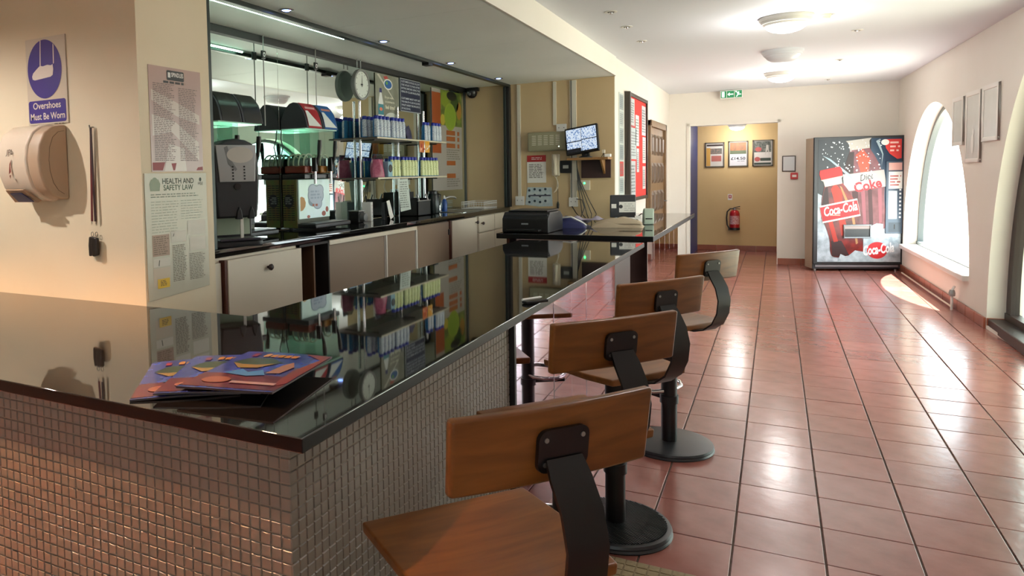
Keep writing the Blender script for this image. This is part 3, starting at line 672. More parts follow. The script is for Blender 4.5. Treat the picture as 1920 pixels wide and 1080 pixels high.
# ------------------------------------------------------------------ slush machines
m_tank = glass('tank_plastic', 'dff0ea', .08)
m_hood = mat('hood_plastic','35363c',.4)
def slush(y0, label, lit):
    t = thing('slush_machine', label, 'drinks machine', (-2.58, y0, WT), group='slush machines on the back bar'); W = .416; O = (-2.58, 0, WT)
    L = lambda a, b: MB().box((a[0]+2.58, a[1], a[2]-WT), (b[0]+2.58, b[1], b[2]-WT))
    part('body', L((-2.69,0,1.085), (-2.56,W,1.44)), mat('machine_body','4a4e38',.4), t, .006)
    for yy in (.03, W-.03): part('foot', MB().cyl((-.06,yy,0), (-.06,yy,.045), .018, 14), m_blackp, t)
    part('top_deck', L((-2.69,0,1.44), (-2.49,W,1.475)), m_blackp, t, .005)
    pn = part('side_panel', L((-2.685,-.006,1.088), (-2.562,0,1.435)), mat('side_print','566a2a',.45,noise=(12,.6,'7a3a22')), t, .002)
    F = Face(t, (-.105,-.0065,.05), (1,0,0), (0,0,1))
    F.rects('vent_slots', [(a, .02+k*.0165, a+.03, .026+k*.0165) for k in range(16) for a in (.002,.038,.074)], P('0c0d0a'), .001)
    F.polys('logo', [ell(.055,.16,.042,.05,20)], P('14161a'), .0018); F.lines('logo_print', .025, .135, .085, .19, 4, P('8a8f88'), .0024)
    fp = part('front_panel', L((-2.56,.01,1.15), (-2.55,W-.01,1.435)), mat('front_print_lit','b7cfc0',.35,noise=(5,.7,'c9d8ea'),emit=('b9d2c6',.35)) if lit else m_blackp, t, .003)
    F = Face(t, (.0305,.02,.085), (0,1,0), (0,0,1))
    if lit:
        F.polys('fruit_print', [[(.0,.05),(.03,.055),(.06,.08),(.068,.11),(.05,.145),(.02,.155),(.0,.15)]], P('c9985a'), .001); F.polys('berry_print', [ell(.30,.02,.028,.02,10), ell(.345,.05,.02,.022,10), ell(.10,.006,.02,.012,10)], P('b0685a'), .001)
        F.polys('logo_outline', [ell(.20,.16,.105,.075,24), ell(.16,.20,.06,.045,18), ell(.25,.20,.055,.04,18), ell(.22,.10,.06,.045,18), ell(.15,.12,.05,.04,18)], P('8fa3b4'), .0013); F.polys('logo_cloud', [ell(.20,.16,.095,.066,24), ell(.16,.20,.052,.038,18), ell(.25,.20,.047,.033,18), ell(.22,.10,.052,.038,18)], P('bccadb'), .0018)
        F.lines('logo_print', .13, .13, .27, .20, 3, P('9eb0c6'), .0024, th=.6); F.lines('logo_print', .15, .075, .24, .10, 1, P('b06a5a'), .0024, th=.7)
    prof = [(-.11,.73),(-.11,.79),(-.09,.835),(-.06,.885),(-.03,.908),(0,.916),(.03,.912),(.055,.89),(.085,.85),(.105,.80),(.118,.74),(.12,.73)]
    for k in range(2):
        a, b = k*W/2+.004, (k+1)*W/2-.004
        part('tank', L((-2.685,a+.004,1.475), (-2.49,b-.004,1.80)), m_tank, t, .01)
        tk = MB().cyl((-.10,(a+b)/2,.475), (.075,(a+b)/2,.475), .045, 20)
        part('auger_drum', tk, m_steel, t)
        for q in range(4):
            x = -.085 + q*.045; ring = [(x + .02*s/24, (a+b)/2 + .072*math.cos(2*PI*s/24), .475 + .072*math.sin(2*PI*s/24)) for s in range(25)]
            part('auger_blade', MB().tube(ring, .006, 6), m_cream, t)
        part('slush', L((-2.68,a+.012,1.48), (-2.50,b-.012,1.535)), mat('slush_red','a03020',.3) if k == 0 else mat('slush_orange','c06a20',.3), t, .01)
        h = part('hood', MB().prism([(z, x) for x, z in prof], 'y', a, b), m_hood, t, .004)
        sp = MB(); fr = [(x+.0025, z+.001) for x, z in prof[6:]]
        for x, z in fr: sp.v += [(x, a+.018, z), (x, b-.014, z)]
        sp.f = [(2*i, 2*i+1, 2*i+3, 2*i+2) for i in range(len(fr)-1)]
        if lit:
            part('sign_panel', sp, mat('panel_red','a8242c',.3) if k == 0 else mat('panel_blue','1a5a9a',.3), h, smooth=True)
            lo_ = MB()
            for x, z in ((.0905,.855),(.1085,.80),(.1212,.745)): lo_.v += [(x+.0012, a+.022, z), (x+.0012, a+.022+{.855:.03,.80:.09,.745:.16}[z], z)]
            lo_.f = [(0,1,3,2),(2,3,5,4)]; part('panel_snow', lo_, P('d6dad6'), h, smooth=False)
            sq = MB(); sq.add([(.0615+.004,a+.05,.885),(.0615+.004,b-.03,.885),(.0735+.004,b-.04,.869),(.0735+.004,a+.04,.869)], [(0,1,2,3)]); part('panel_flash', sq, P('d8a0a0' if k == 0 else 'c88070'), h, smooth=False)
        else: part('sign_panel', sp, mat('panel_off','1d201f',.25), h)
        yc = (a+b)/2; v = part('tap', MB().box((.09,yc-.014,.42), (.125,yc+.014,.52)), m_blackp, t, .004)
        part('tap_spout', MB().cyl((.108,yc,.33), (.108,yc,.42), .012, 14), m_chrome, v)
        part('tap_handle', MB().tube([(.12,yc+.012,.47),(.135,yc+.014,.53),(.142,yc+.016,.60),(.145,yc+.016,.645)], [.009,.012,.017,.015], 10), m_blackp, v)
    part('glass_edge', L((-2.688,.002,1.795), (-2.475,W-.002,1.803)), mat('edge_glow','bff0dc',.2), t, .002)
    tr = part('drip_tray', L((-2.56,-.005,1.085), (-2.40,W+.05,1.118)), m_blackp, t, .008)
    part('tray_grille', L((-2.545,.01,1.118), (-2.415,W+.03,1.122)), m_dgrey, tr)
    part('cable', MB().tube([(-.1,-.006,.72),(-.1,-.016,.66),(-.08,-.02,.6),(-.1,-.02,.52),(-.105,-.012,.45)], .004, 6), m_blackp, t)
    return t
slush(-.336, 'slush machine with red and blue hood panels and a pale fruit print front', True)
slush(-1.235, 'slush machine with unlit black hoods behind the grey drinks dispenser', False)

# ------------------------------------------------------------------ grey drinks dispenser
t = thing('drinks_dispenser', 'dark grey hot drinks dispenser with silver panel at the left of the back bar', 'drinks machine', (-2.235,-1.40,WT), math.radians(-33))
part('base', MB().prism([(-.13,-.12),(.085,-.14),(.10,-.10),(.10,.10),(.085,.14),(-.13,.12)], 'z', 0, .035), m_dgrey, t, .008)
part('drip_tray', MB().box((-.02,-.115,.035), (.12,.115,.05)), mat('tray_purple','34303c',.3), t, .004)
part('column', MB().box((-.13,-.12,.035), (-.05,.12,.2)), m_dgrey, t, .01)
part('splash_panel', MB().box((-.05,-.105,.06), (-.046,.105,.165)), mat('pale_green','a9b8a4',.4), t)
hs = [(.115,.16),(.125,.24),(.132,.36),(.13,.47),(.12,.545),(.10,.575),(.06,.594),(0,.602)]
bp = hs + [(-y_, z_) for y_, z_ in reversed(hs[:-1])]
bd_ = MB(); nb = len(bp)
for x0_, sc_, lean in ((-.13,1.0,0),(.06,1.0,0),(.085,.93,0)):
    for y_, z_ in bp: bd_.v.append((x0_ - (.05*max(0, z_-.36) if x0_ > 0 else 0), y_*sc_, .36 + (z_-.36)*(1 if sc_ == 1 else .965)))
bd_.f = [tuple(range(nb)), tuple(reversed(range(2*nb, 3*nb)))] + [(k*nb+i, k*nb+(i+1)%nb, (k+1)*nb+(i+1)%nb, (k+1)*nb+i) for k in range(2) for i in range(nb)]
part('body', bd_, m_dgrey, t, .008, seg=2)
u = Vector((-.02-.0, 0, .2)).normalized(); F = Face(t, (.0835,0,.36), (0,1,0), (-.05,0,1))
F.slab('silver_panel', [(-.10,0),(.10,0),(.115,.205),(-.115,.205)], mat('silver_plastic','a4a6a6',.3,metal=.5), .006, .004, .003)
F.polys('swirl_print', [ell(.02,.15,.075,.045,24)], P('c4bfb8'), .0115); F.polys('swirl_shadow', [[(-.07,.19),(-.05,.1),(-.01,.06),(.0,.07),(-.03,.12),(-.05,.2)]], P('77797a'), .0112)
F.rects('buttons', [(a, .012+k*.017, a+.01, .021+k*.017) for a in (-.03,.035) for k in range(5)], P('17181a'), .0125)
part('dial', MB().lathe([(.010,.0),(.018,0),(.018,.006),(.010,.006)], 20, (.086,0,.335), 'x'), m_blackp, t)
for yy in (.005, .075): part('spout', MB().prism([(yy-.018,.155),(yy+.018,.155),(yy+.012,.2),(yy,.225),(yy-.012,.2)], 'x', .06, .098), m_dgrey, t, .004)
part('nozzle', MB().box((.07,.012,.05), (.082,.03,.16)), m_white, t, .002)

# ------------------------------------------------------------------ shelves and bottles
S1, S0 = 1.777, 1.437
for z, lb in ((S1,'upper cream edged glass shelf of drink bottles before the mirror'), (S0,'lower cream edged glass shelf of drink bottles before the mirror')):
    t = thing('bottle_shelf', lb, 'shelf', (-2.58,.68,z-.012), group='shelves before the mirror')
    part('board', MB().box((-.118,0,0), (.115,1.42,.012)), mat('shelf_board','6a6458',.3), t, .001)
    part('front_edge', MB().box((.115,0,-.002), (.122,1.42,.013)), mat('shelf_edge','c9c0a6',.4), t, .001)
    for y in (.08, .78, 1.34): part('bracket', MB().cyl((-.09,y,-.008), (.05,y,-.008), .006, 8), m_chrome, t)
for k, y in enumerate((.76, 1.46, 2.02)):
    t = thing('shelf_post', 'chrome post carrying the bottle shelves, %s from the camera' % ORD[k], 'post', (-2.672,y,WT), group='chrome posts of the bottle shelves')
    part('tube', MB().cyl((0,0,0), (0,0,1.02), .012, 14), m_chrome, t); part('foot', MB().lathe([(0,0),(.022,0),(.022,.01),(.013,.014)], 16), m_chrome, t)
m_bot = mat('bottle_blue','1f74ae',.3,noise=(30,.4,'2b86c4')); m_cap = mat('cap_navy','1a2a9a',.35)
def sleeve(name, c1, c2):
    m = mat(name, c1, .35); nt = m.node_tree; b = nt.nodes['Principled BSDF']
    tc = nt.nodes.new('ShaderNodeTexCoord'); wv = nt.nodes.new('ShaderNodeTexVoronoi'); mp = nt.nodes.new('ShaderNodeMapping'); mp.inputs['Scale'].default_value = (40, 40, 70)
    r = nt.nodes.new('ShaderNodeValToRGB'); r.color_ramp.interpolation = 'CONSTANT'; r.color_ramp.elements[0].color = lin(c2); r.color_ramp.elements[1].color = lin(c1); r.color_ramp.elements[1].position = .42
    nt.links.new(tc.outputs['Object'], mp.inputs[0]); nt.links.new(mp.outputs[0], wv.inputs['Vector']); nt.links.new(wv.outputs['Distance'], r.inputs[0]); nt.links.new(r.outputs[0], b.inputs['Base Color']); return m
m_slb = sleeve('sleeve_blue','d5dcdf','2a4a86'); m_sly = sleeve('sleeve_yellow','dfe3b0','8fa63a')
bprof = [(0,0),(.026,0),(.029,.004),(.029,.055),(.027,.082),(.029,.11),(.026,.138),(.019,.155),(.016,.16)]
body_me = MB().lathe(bprof, 20).mesh('bottle_body'); body_me.materials.append(m_bot)
cap_me = MB().lathe([(.0205,.152),(.0215,.154),(.0215,.176),(.019,.18),(0,.18)], 18).mesh('cap'); cap_me.materials.append(m_cap)
def slv(m, nm):
    pr_ = [(.0294,.006),(.0296,.055),(.0276,.082),(.0296,.11),(.0266,.138),(.021,.151)]; mb = MB(); n = 14
    for k in range(n+1):
        a = -PI*.42 + PI*.84*k/n
        for r_, z in pr_: mb.v.append((r_*math.cos(a), r_*math.sin(a), z))
    q = len(pr_); mb.f = [(k*q+i, (k+1)*q+i, (k+1)*q+i+1, k*q+i+1) for k in range(n) for i in range(q-1)]
    me = mb.mesh(nm); me.materials.append(m); return me
sl_b, sl_y = slv(m_slb, 'label_sleeve'), slv(m_sly, 'label_sleeve')
def bottle(x, y, z, sl, label, group):
    t = thing('drink_bottle', label, 'bottle', (x,y,z), random.uniform(-.5,.3), group)
    part('bottle_body', body_me, None, t); part('cap', cap_me, None, t); part('label_sleeve', sl, None, t)
z = S1 + .0015
for k in range(8): bottle(-2.50, .735+k*.064 + (.03 if k > 3 else 0), z, sl_b, 'blue and white bottle, %s from the left in the front row of the upper shelf' % ORD[k], 'blue bottles on the upper shelf')
for k in range(6): bottle(-2.605, .72+k*.066, z, sl_b, 'blue and white bottle, %s from the left in the back row of the upper shelf' % ORD[k], 'blue bottles on the upper shelf')
for k in range(5): bottle(-2.50 - (.03 if k < 2 else 0), 1.74+k*.066, z, sl_b, 'blue and white bottle, %s of the five at the right end of the upper shelf' % ORD[k], 'blue bottles on the upper shelf')
z = S0 + .0015
for k in range(8): bottle(-2.51, 1.0+k*.062 + (.035 if k > 2 else 0), z, sl_y, 'yellow green labelled bottle, %s from the left on the lower shelf' % ORD[k], 'yellow labelled bottles on the lower shelf')
for k in range(6): bottle(-2.51, 1.62+k*.064, z, sl_y, 'yellow green labelled bottle, %s of the six at the right end of the lower shelf' % ORD[k], 'yellow labelled bottles on the lower shelf')
t = thing('snack_packet', 'dark navy snack packet leaning between the bottles of the upper shelf', 'packet', (-2.55,1.47,S1+.001), .2)
part('packet', MB().grid(lambda u, v: (.02*math.sin(PI*u)*math.sin(PI*v) - v*.03, -.09+.18*u, .13*v + .012*math.sin(3*PI*u)*v), 12, 8), mat('packet_navy','1c1b3c',.3,noise=(25,.6,'50507a')), t, solid=.012)
for k in range(2):
    t = thing('sachet', ('orange sachet with red print hanging from the upper shelf edge','yellow orange sachet with white flash hanging from the upper shelf edge')[k], 'sachet', (-2.452,1.46+k*.115,S1-.115), group='sachets hanging from the shelf')
    part('pouch', MB().grid(lambda u, v: (.010*math.sin(PI*u)*math.sin(PI*v), .10*u, .105*v), 8, 8), P(('c46a2a','d89a2a')[k], .35), t, solid=.004)
    F = Face(t, (.012,0,0), (0,1,0), (0,0,1)); F.polys('print', [ell(.03,.06,.018,.02,12), ell(.07,.03,.02,.012,12)] if k == 0 else [[(.01,.02),(.09,.055),(.085,.075),(.02,.035)]], P('b33a24' if k == 0 else 'e8e4d4'), .001)
# bag of pink sugar
t = thing('sugar_bag', 'clear bag of pink crystals at the left end of the lower shelf', 'bag', (-2.535,.80,S0+.001))
def bagf(u, v):
    a = 2*PI*u; r = 1 - .25*v**3; return (.055*r*math.cos(a)*(1+.12*math.sin(3*a+5*v)), .075*r*math.sin(a)*(1+.1*math.cos(4*a)), .155*v)
mb = MB().grid(bagf, 28, 10); mb.f.append(tuple(i*11+10 for i in range(28))); mb.f.append(tuple(i*11 for i in range(28)))
part('crystals', mb, mat('pink_sugar','9a3a5a',.35,noise=(40,.5,'c06a86')), t)
part('bag_top', MB().grid(lambda u, v: (.045*(1-.7*v)*math.cos(2*PI*u)*(1+.2*math.sin(6*PI*u)), .065*(1+.15*v)*math.sin(2*PI*u), .15+.05*v), 28, 4), glass('bag_film','d8dce2',.3,.15), t)
t = thing('radio', 'small pale blue radio with a round dark speaker on the lower shelf', 'radio', (-2.50,.92,S0+.0015))
part('case', MB().box((-.03,-.04,0), (.03,.04,.135)), mat('radio_blue','7fa8b8',.4), t, .006)
part('speaker', MB().lathe([(0,.035),(.03,.034),(.034,.03)], 24, (0,0,.075), 'x'), m_blackp, t)

# ------------------------------------------------------------------ small things on the back worktop
z = WT + .0005
t = thing('socket_box', 'white box with a column of dark dots standing below the lower shelf', 'box', (-2.57,.68,z), .3); part('case', MB().box((-.04,-.035,0), (.04,.035,.16)), m_white, t, .004)
Face(t, (.041,0,.01), (0,1,0), (0,0,1)).polys('dots', [ell(-.005, .03+k*.03, .006, .006, 10) for k in range(4)], P('1c1c1c'))
part('pens', MB().tube([(0,-.02,.13),(.0,-.03,.21)], .004, 6).tube([(-.01,.01,.13),(-.02,.015,.22)], .004, 6), m_blackp, t)
t = thing('grinder', 'small black and grey appliance beside the white dotted box', 'appliance', (-2.56,.48,z)); part('body', MB().box((-.05,-.045,0), (.05,.045,.09)), m_blackp, t, .01); part('drum', MB().lathe([(.034,0),(.034,.06),(.02,.066),(0,.066)], 20, (.03,0,.045), 'x'), m_grey, t); part('lid', MB().box((-.05,-.05,.09), (.055,.05,.10)), m_steel, t, .003)
t = thing('card_holder', 'white card leaning on its stand below the lower shelf', 'card', (-2.49,.90,z), .25)
part('card', MB().add([(0,-.055,.16),(0,.05,.165),(.035,.05,.02),(.025,-.02,.0),(.02,-.055,.05)], [(0,1,2,3,4)]), m_paper, t, solid=.002, smooth=False)
part('stand', MB().box((-.05,-.045,0), (-.02,.045,.15)), m_dgrey, t, .003)
t = thing('price_sheet', 'tall pale sheet of small print hanging from the lower shelf', 'sheet', (-2.452,1.03,1.13)); F = Face(t, (0,0,0), (0,1,0), (.0,.0,1)); F.slab('sheet', [(.03,0),(.23,.012),(.18,.29),(-.02,.285)], mat('sheet_green','c2ccc2',.4), .0015); F.lines('small_print', .02, .03, .19, .27, 12, P('7d857d'), .0022)
t = thing('till_box', 'black open box with metal handles below the lower shelf', 'box', (-2.52,1.50,z)); b = MB().box((-.10,-.14,0), (.09,.14,.008))
for q in (((-.10,-.14,0),(-.09,.14,.22)), ((.08,-.14,0),(.09,.14,.135)), ((-.10,-.14,0),(.09,-.13,.16)), ((-.10,.13,0),(.09,.14,.16))): b.box(*q)
part('body', b, m_blackp, t); part('rim', MB().box((.078,-.14,.135), (.093,.14,.145)), m_steel, t, .002)
for y in (-.09, .1): part('handle', MB().tube([(.08,y,.14),(.06,y,.19),(.055,y,.20)], .009, 8), m_steel, t)
t = thing('kettle', 'dark green cylindrical flask beside the black box', 'flask', (-2.50,1.84,z)); part('body', MB().lathe([(0,0),(.062,0),(.066,.01),(.064,.16),(.05,.19),(.03,.2)], 28), mat('flask_green','1f2a28',.25), t); part('lid', MB().lathe([(.045,.19),(.045,.215),(.02,.225),(0,.225)], 20), m_blackp, t); part('handle', MB().tube([(.03,.055,.19),(.04,.09,.18),(.04,.09,.11),(.03,.06,.08)], .008, 8), m_blackp, t)
t = thing('soap_bottle', 'blue washing up bottle beside the sink tap', 'bottle', (-2.52,2.16,z)); part('body', MB().lathe([(0,0),(.028,0),(.03,.01),(.03,.09),(.02,.12),(.01,.13)], 20), mat('soap_blue','1c4a92',.25), t); part('cap', MB().lathe([(.011,.13),(.011,.15),(.005,.165),(0,.165)], 14), m_white, t)
t = thing('sink_tap', 'chrome mixer tap with a swan neck spout over the sink', 'tap', (-2.665,2.42,z)); part('base', MB().lathe([(0,0),(.024,0),(.02,.02),(.016,.06),(0,.06)], 18), m_chrome, t)
part('spout', MB().tube([(0,0,.05),(0,.01,.09),(.02,.05,.125),(.05,.10,.14),(.08,.15,.135),(.09,.17,.12)], [.014,.014,.013,.012,.011,.011], 12), m_steel, t)
for y in (-.07, .06): part('handle', MB().lathe([(0,0),(.018,0),(.016,.03),(.022,.034),(.02,.055),(0,.058)], 16, (0,y,0)), m_chrome, t)
t = thing('sink_bowl', 'steel sink rim set into the back worktop', 'sink', (-2.42,2.28,z)); s_ = MB(); a_, b_ = rrect(.38,.60,.06), rrect(.34,.56,.05); n = len(a_)
s_.v = [(x,y,.0) for x, y in a_] + [(x,y,.004) for x, y in a_] + [(x,y,.004) for x, y in b_] + [(x,y,.0005) for x, y in b_]; s_.f = [(i+k*n, (i+1)%n+k*n, (i+1)%n+(k+1)*n, i+(k+1)*n) for k in range(3) for i in range(n)] + [tuple(range(3*n,4*n))]
part('rim', s_, m_steel, t)
t = thing('dish_rack', 'white wire dish rack standing by the sink', 'dish rack', (-2.43,2.91,z)); wr = MB()
for zz in (.004, .05, .075): wr.tube([(-.13,-.2,zz),(.13,-.2,zz),(.13,.2,zz),(-.13,.2,zz)], .003, 6, closed=True)
for k in range(15):
    y = -.2+k*.4/14; wr.tube([(-.13,y,.075),(-.13,y,.004),(.13,y,.004),(.13,y,.075)], .0022, 5)
for k in range(10):
    x = -.13+k*.26/9; wr.tube([(x,-.2,.075),(x,-.2,.004)], .0022, 5)
part('wires', wr, m_white, t)
# ------------------------------------------------------------------ end wall of the bar (faces -Y)
YW = 3.199
def wth(name, label, cat, x, z, group=None, y=YW):
    t = thing(name, label, cat, (x, y, z), group=group); return t, Face(t, (0,0,0), (1,0,0), (0,0,1))
m_trunk = mat('trunking','d6d0c0',.5)
for k, (x0, x1, z0, z1, lb) in enumerate(((-2.077,-2.04,1.19,SZ-.01,'white cable trunking running down to the socket beside the shutter guide'),(-1.675,-1.64,1.96,SZ-.01,'short white cable trunking above the fire panel'),(-1.495,-1.425,1.17,SZ-.01,'wide white cable trunking behind the CCTV screen'))):
    t, F = wth('cable_trunking', lb, 'trunking', x0, z0, 'cable trunking on the bar end wall'); F.slab('cover', rrect(x1-x0, z1-z0, .002, 1, (x1-x0)/2, (z1-z0)/2), m_trunk, .014, 0, .001)
    if k == 2: part('loose_cable', MB().tube([(.018,-.018,z1-z0),(.02,-.018,(z1-z0)*.5),(.018,-.02,0)], .004, 6), m_blackp, t)
def socket(x, z, w_, h_, lb):
    t, F = wth('wall_socket', lb, 'socket', x, z, 'white sockets on the bar end wall'); F.slab('plate', rrect(w_, h_, .006, 3, w_/2, h_/2), m_white, .016, 0, .003)
    F.polys('pin_holes', [ell(w_*a, h_*.55, .005, .005, 8) for a in (.25,.75)], P('4a4640'), .0168)
socket(-2.108, 1.09, .10, .10, 'white double socket at the foot of the trunking by the shutter guide'); socket(-1.64, 1.878, .11, .09, 'white switched socket over the fire panel'); socket(-1.51, 1.075, .095, .10, 'white socket with black cables under the CCTV screen')
t, F = wth('fire_alarm', 'olive beige fire alarm panel with rows of indicator slots', 'alarm panel', -1.945, 1.682)
F.slab('case', rrect(.42,.205,.008,3,.21,.1025), mat('olive_metal','8c876a',.45), .06, 0, .004); F.slab('door_panel', rrect(.40,.185,.005,3,.21,.1025), mat('olive_metal2','9a9578',.45), .006, .06, .002)
F.rects('indicator_slots', [(.05+c*.065, .065+r*.019, .095+c*.065, .073+r*.019) for c in range(5) for r in range(6)], P('d6d3bd'), .0668); F.polys('green_light', [ell(.345,.045,.006,.006,10)], mat('led_white','f0fff0',.3,emit=('eaffea',4.0)), .067)
t, F = wth('red_notice', 'white notice with a red heading below the fire panel', 'notice', -1.972, 1.338); F.slab('sheet', [(0,0),(.212,0),(.212,.302),(0,.302)], m_paper, .002); F.rects('red_heading', [(0,.23,.212,.302)], P('b02a2c'), .0026); F.lines('small_print', .02, .05, .19, .21, 9, P('77736c'), .0026); F.lines('heading_print', .05, .25, .17, .285, 2, P('e0c8c4'), .003)
t, F = wth('entry_phone', 'cream wall handset with a hanging cord beside the red notice', 'phone', -1.69, 1.41)
F.slab('cradle', rrect(.085,.235,.012,4,.0425,.1175), m_cream, .03, 0, .006)
part('handset', MB().tube([(.042,-.045,.22),(.042,-.058,.19),(.042,-.052,.117),(.042,-.058,.045),(.042,-.045,.015)], [.02,.024,.016,.024,.02], 12), m_cream, t)
cp = [(.042 + .03*math.sin(s*9) * (1-s*.5), -.02, -.02 - .16*math.sin(PI*s)) for s in [k/16 for k in range(17)]]
part('cord', MB().tube([(.02,-.02,.01)] + cp + [(.06,-.02,.01)], .004, 6), m_cream, t); part('pull_cord', MB().tube([(.06,-.012,-.05),(.062,-.012,-.28)], .003, 6), m_blackp, t); part('pull_knob', MB().lathe([(0,-.36),(.012,-.35),(.014,-.31),(.006,-.28),(0,-.28)], 14, (.062,-.014,0)), m_blackp, t)
t, F = wth('key_box', 'small black box with a pale label beside the handset', 'box', -1.598, 1.438); F.slab('case', rrect(.118,.135,.006,3,.059,.0675), m_blackp, .03, 0, .003); F.rects('label', [(.03,.05,.09,.085)], P('a8a8a4'), .0306)
t, F = wth('cartoon_sheet', 'printed sheet of small blue drawings low on the bar end wall', 'sheet', -2.0, 1.075); F.slab('sheet', [(0,.02),(.16,0),(.31,.005),(.30,.21),(.03,.215)], mat('sheet_blue','a9bcc4',.5,noise=(18,.7,'d0d6d2')), .002); F.polys('sketches', [ell(.05+.06*i, .05+.065*j+.012*(i%2), .014, .014, 10) for i in range(4) for j in range(3)], P('2c3a44'), .0028); F.rects('banner', [(.05,.115,.29,.13)], P('4a4a58'), .003)
# CCTV shelf and monitor
t, F = wth('wall_shelf', 'wooden shelf on dark brown board carrying the CCTV screen', 'shelf', -1.475, 1.38)
part('board', MB().box((.0,-.24,.19), (.42,-.001,.215)), m_shelfw, t, .003); part('back_board', MB().box((.10,-.02,0), (.405,-.001,.19)), mat('dark_board','3a2320',.5), t, .003)
part('bracket', MB().prism([(-.2,.19),(-.02,.19),(-.02,.04)], 'x', .33, .35), m_shelfw, t, .002)
t = thing('cctv_monitor', 'small CCTV screen split into four pictures, tilted on the wall shelf', 'monitor', (-1.30,3.05,1.596), math.radians(-6))
part('foot', MB().lathe([(0,0),(.07,0),(.07,.008),(.03,.02),(.02,.04),(0,.04)], 24), m_blackp, t); part('neck', MB().box((-.04,-.0,.01), (.04,.03,.07)), m_blackp, t, .004)
scr = bpy.data.objects.new('screen_case', MB().box((-.175,-.02,0), (.175,.02,.29)).mesh('screen_case', .006)); scr.data.materials.append(m_blackp); link(scr, t); scr.location = (-.02,-.01,.045); scr.rotation_euler = (math.radians(-10), math.radians(-8), 0)
ms = mat('cctv_picture','8fa6c8',.3); nt = ms.node_tree; b = nt.nodes['Principled BSDF']; tc = nt.nodes.new('ShaderNodeTexCoord'); mp = nt.nodes.new('ShaderNodeMapping'); mp.inputs['Scale'].default_value = (15,15,9); mp.inputs['Rotation'].default_value = (0,.6,0)
wv = nt.nodes.new('ShaderNodeTexVoronoi'); wv.distance = 'MANHATTAN'; r = nt.nodes.new('ShaderNodeValToRGB'); els = r.color_ramp.elements; els[0].color = lin('1c2c5c'); els[1].color = lin('dfeaf6'); els[0].position = .22; els[1].position = .85; e_ = els.new(.5); e_.color = lin('8aaee0')
nt.links.new(tc.outputs['Object'], mp.inputs[0]); nt.links.new(mp.outputs[0], wv.inputs['Vector']); nt.links.new(wv.outputs['Distance'], r.inputs[0]); nt.links.new(r.outputs[0], b.inputs['Emission Color']); b.inputs['Emission Strength'].default_value = .8; b.inputs['Base Color'].default_value = (.02,.02,.02,1)
F = Face(scr, (0,-.0205,0), (1,0,0), (0,0,1))
for x0, z0, x1, z1 in ((-.16,.025,-.002,.13),(.002,.025,.16,.14),(-.16,.14,-.002,.27),(.002,.148,.16,.27)): F.rects('picture', [(x0,z0,x1,z1)], ms, .001, scr)
F.rects('dark_corner', [(-.16,.025,-.01,.06)], P('2a2a34'), .0016, scr)
t = thing('webcam', 'tiny dark camera on a tripod at the end of the wall shelf', 'camera', (-1.115,3.05,1.596)); part('tripod', MB().tube([(0,0,.04),(-.02,-.01,0)], .003, 6).tube([(0,0,.04),(.02,-.01,0)], .003, 6).tube([(0,0,.04),(0,.02,0)], .003, 6), m_blackp, t); part('head', MB().box((-.015,-.015,.04), (.015,.015,.075)), m_cream, t, .004)
t = thing('plug_adapter', 'white plug adapter on the end of the wall shelf', 'adapter', (-1.07,3.04,1.596)); part('block', MB().box((-.03,-.03,0), (.03,.03,.03)), m_white, t, .004)
t, F = wth('sensor_box', 'white wall box with a glowing green light under the wall shelf', 'box', -1.42, 1.252); F.slab('plate', rrect(.135,.105,.008,3,.0675,.0525), m_cream, .03, 0, .004); F.polys('green_light', [ell(.08,.075,.010,.010,12)], mat('led_green','30ff70',.3,emit=('30ff70',8.0)), .0308)
t = thing('cable_bundle', 'loose black cables looping from the socket down to the far counter', 'cables', (-1.42,3.17,.95))
for k in range(4): part('cable', MB().tube([(.0,0,.62-.02*k),(.01+.01*k,-.01,.4),(.04+.03*k,-.02,.2),(.06+.05*k,-.03,.05),(.10+.03*k,-.05,.008)], .0045, 6), m_blackp, t)
part('cable', MB().tube([(-.05,-.01,.13),(0,-.04,.06),(.05,-.05,.01),(.09,-.05,.12),(.06,-.03,.2),(.0,-.02,.21)], .005, 6), m_blackp, t)

# ------------------------------------------------------------------ things on the far counter
z = .9455
t = thing('printer', 'black desktop printer at the left end of the far counter', 'printer', (-1.40,1.55,z))
part('body', MB().prism([(-.26,0),(.2,0),(.2,.13),(.12,.17),(-.2,.17),(-.26,.12)], 'x', -.2, .2), m_blackp, t, .01); part('paper_tray', MB().box((-.14,-.34,.02), (.14,-.2,.035)), m_blackp, t, .004); part('control_panel', MB().box((-.19,-.24,.13), (.19,-.15,.155)), m_dgrey, t, .004)
Face(t, (0,-.262,.07), (1,0,0), (0,0,1)).rects('badge', [(-.03,0,.03,.012)], P('9aa0a6'), .001); part('lid', MB().box((-.17,-.18,.17), (.17,.18,.185)), m_blackp, t, .006)
t = thing('blue_bag', 'dark blue soft bag lying on the far counter beside the printer', 'bag', (-1.20,1.98,z), .15)
def pil(a, b_, h, sx, n1=3.0):
    return lambda u, v: (a*(2*u-1), b_*(2*v-1), h*(max(0,math.sin(PI*u))**.5)*(max(0,math.sin(PI*v))**.5)*(1+.22*math.sin(9*u+sx)*math.cos(6*v+sx)+.12*math.sin(17*v+4*u)))
mb = MB().grid(pil(.15,.12,.085,1), 24, 18); part('bag_body', mb, mat('bag_blue','1d2458',.55), t); part('strap', MB().tube([(-.14,-.02,.03),(-.08,-.06,.09),(.02,-.08,.1),(.1,-.06,.06),(.15,-.03,.02)], .008, 8), m_white, t)
t = thing('cloth_bundle', 'crumpled cream cloth spread on the far counter before the till screen', 'cloth', (-.80,2.12,z), .1)
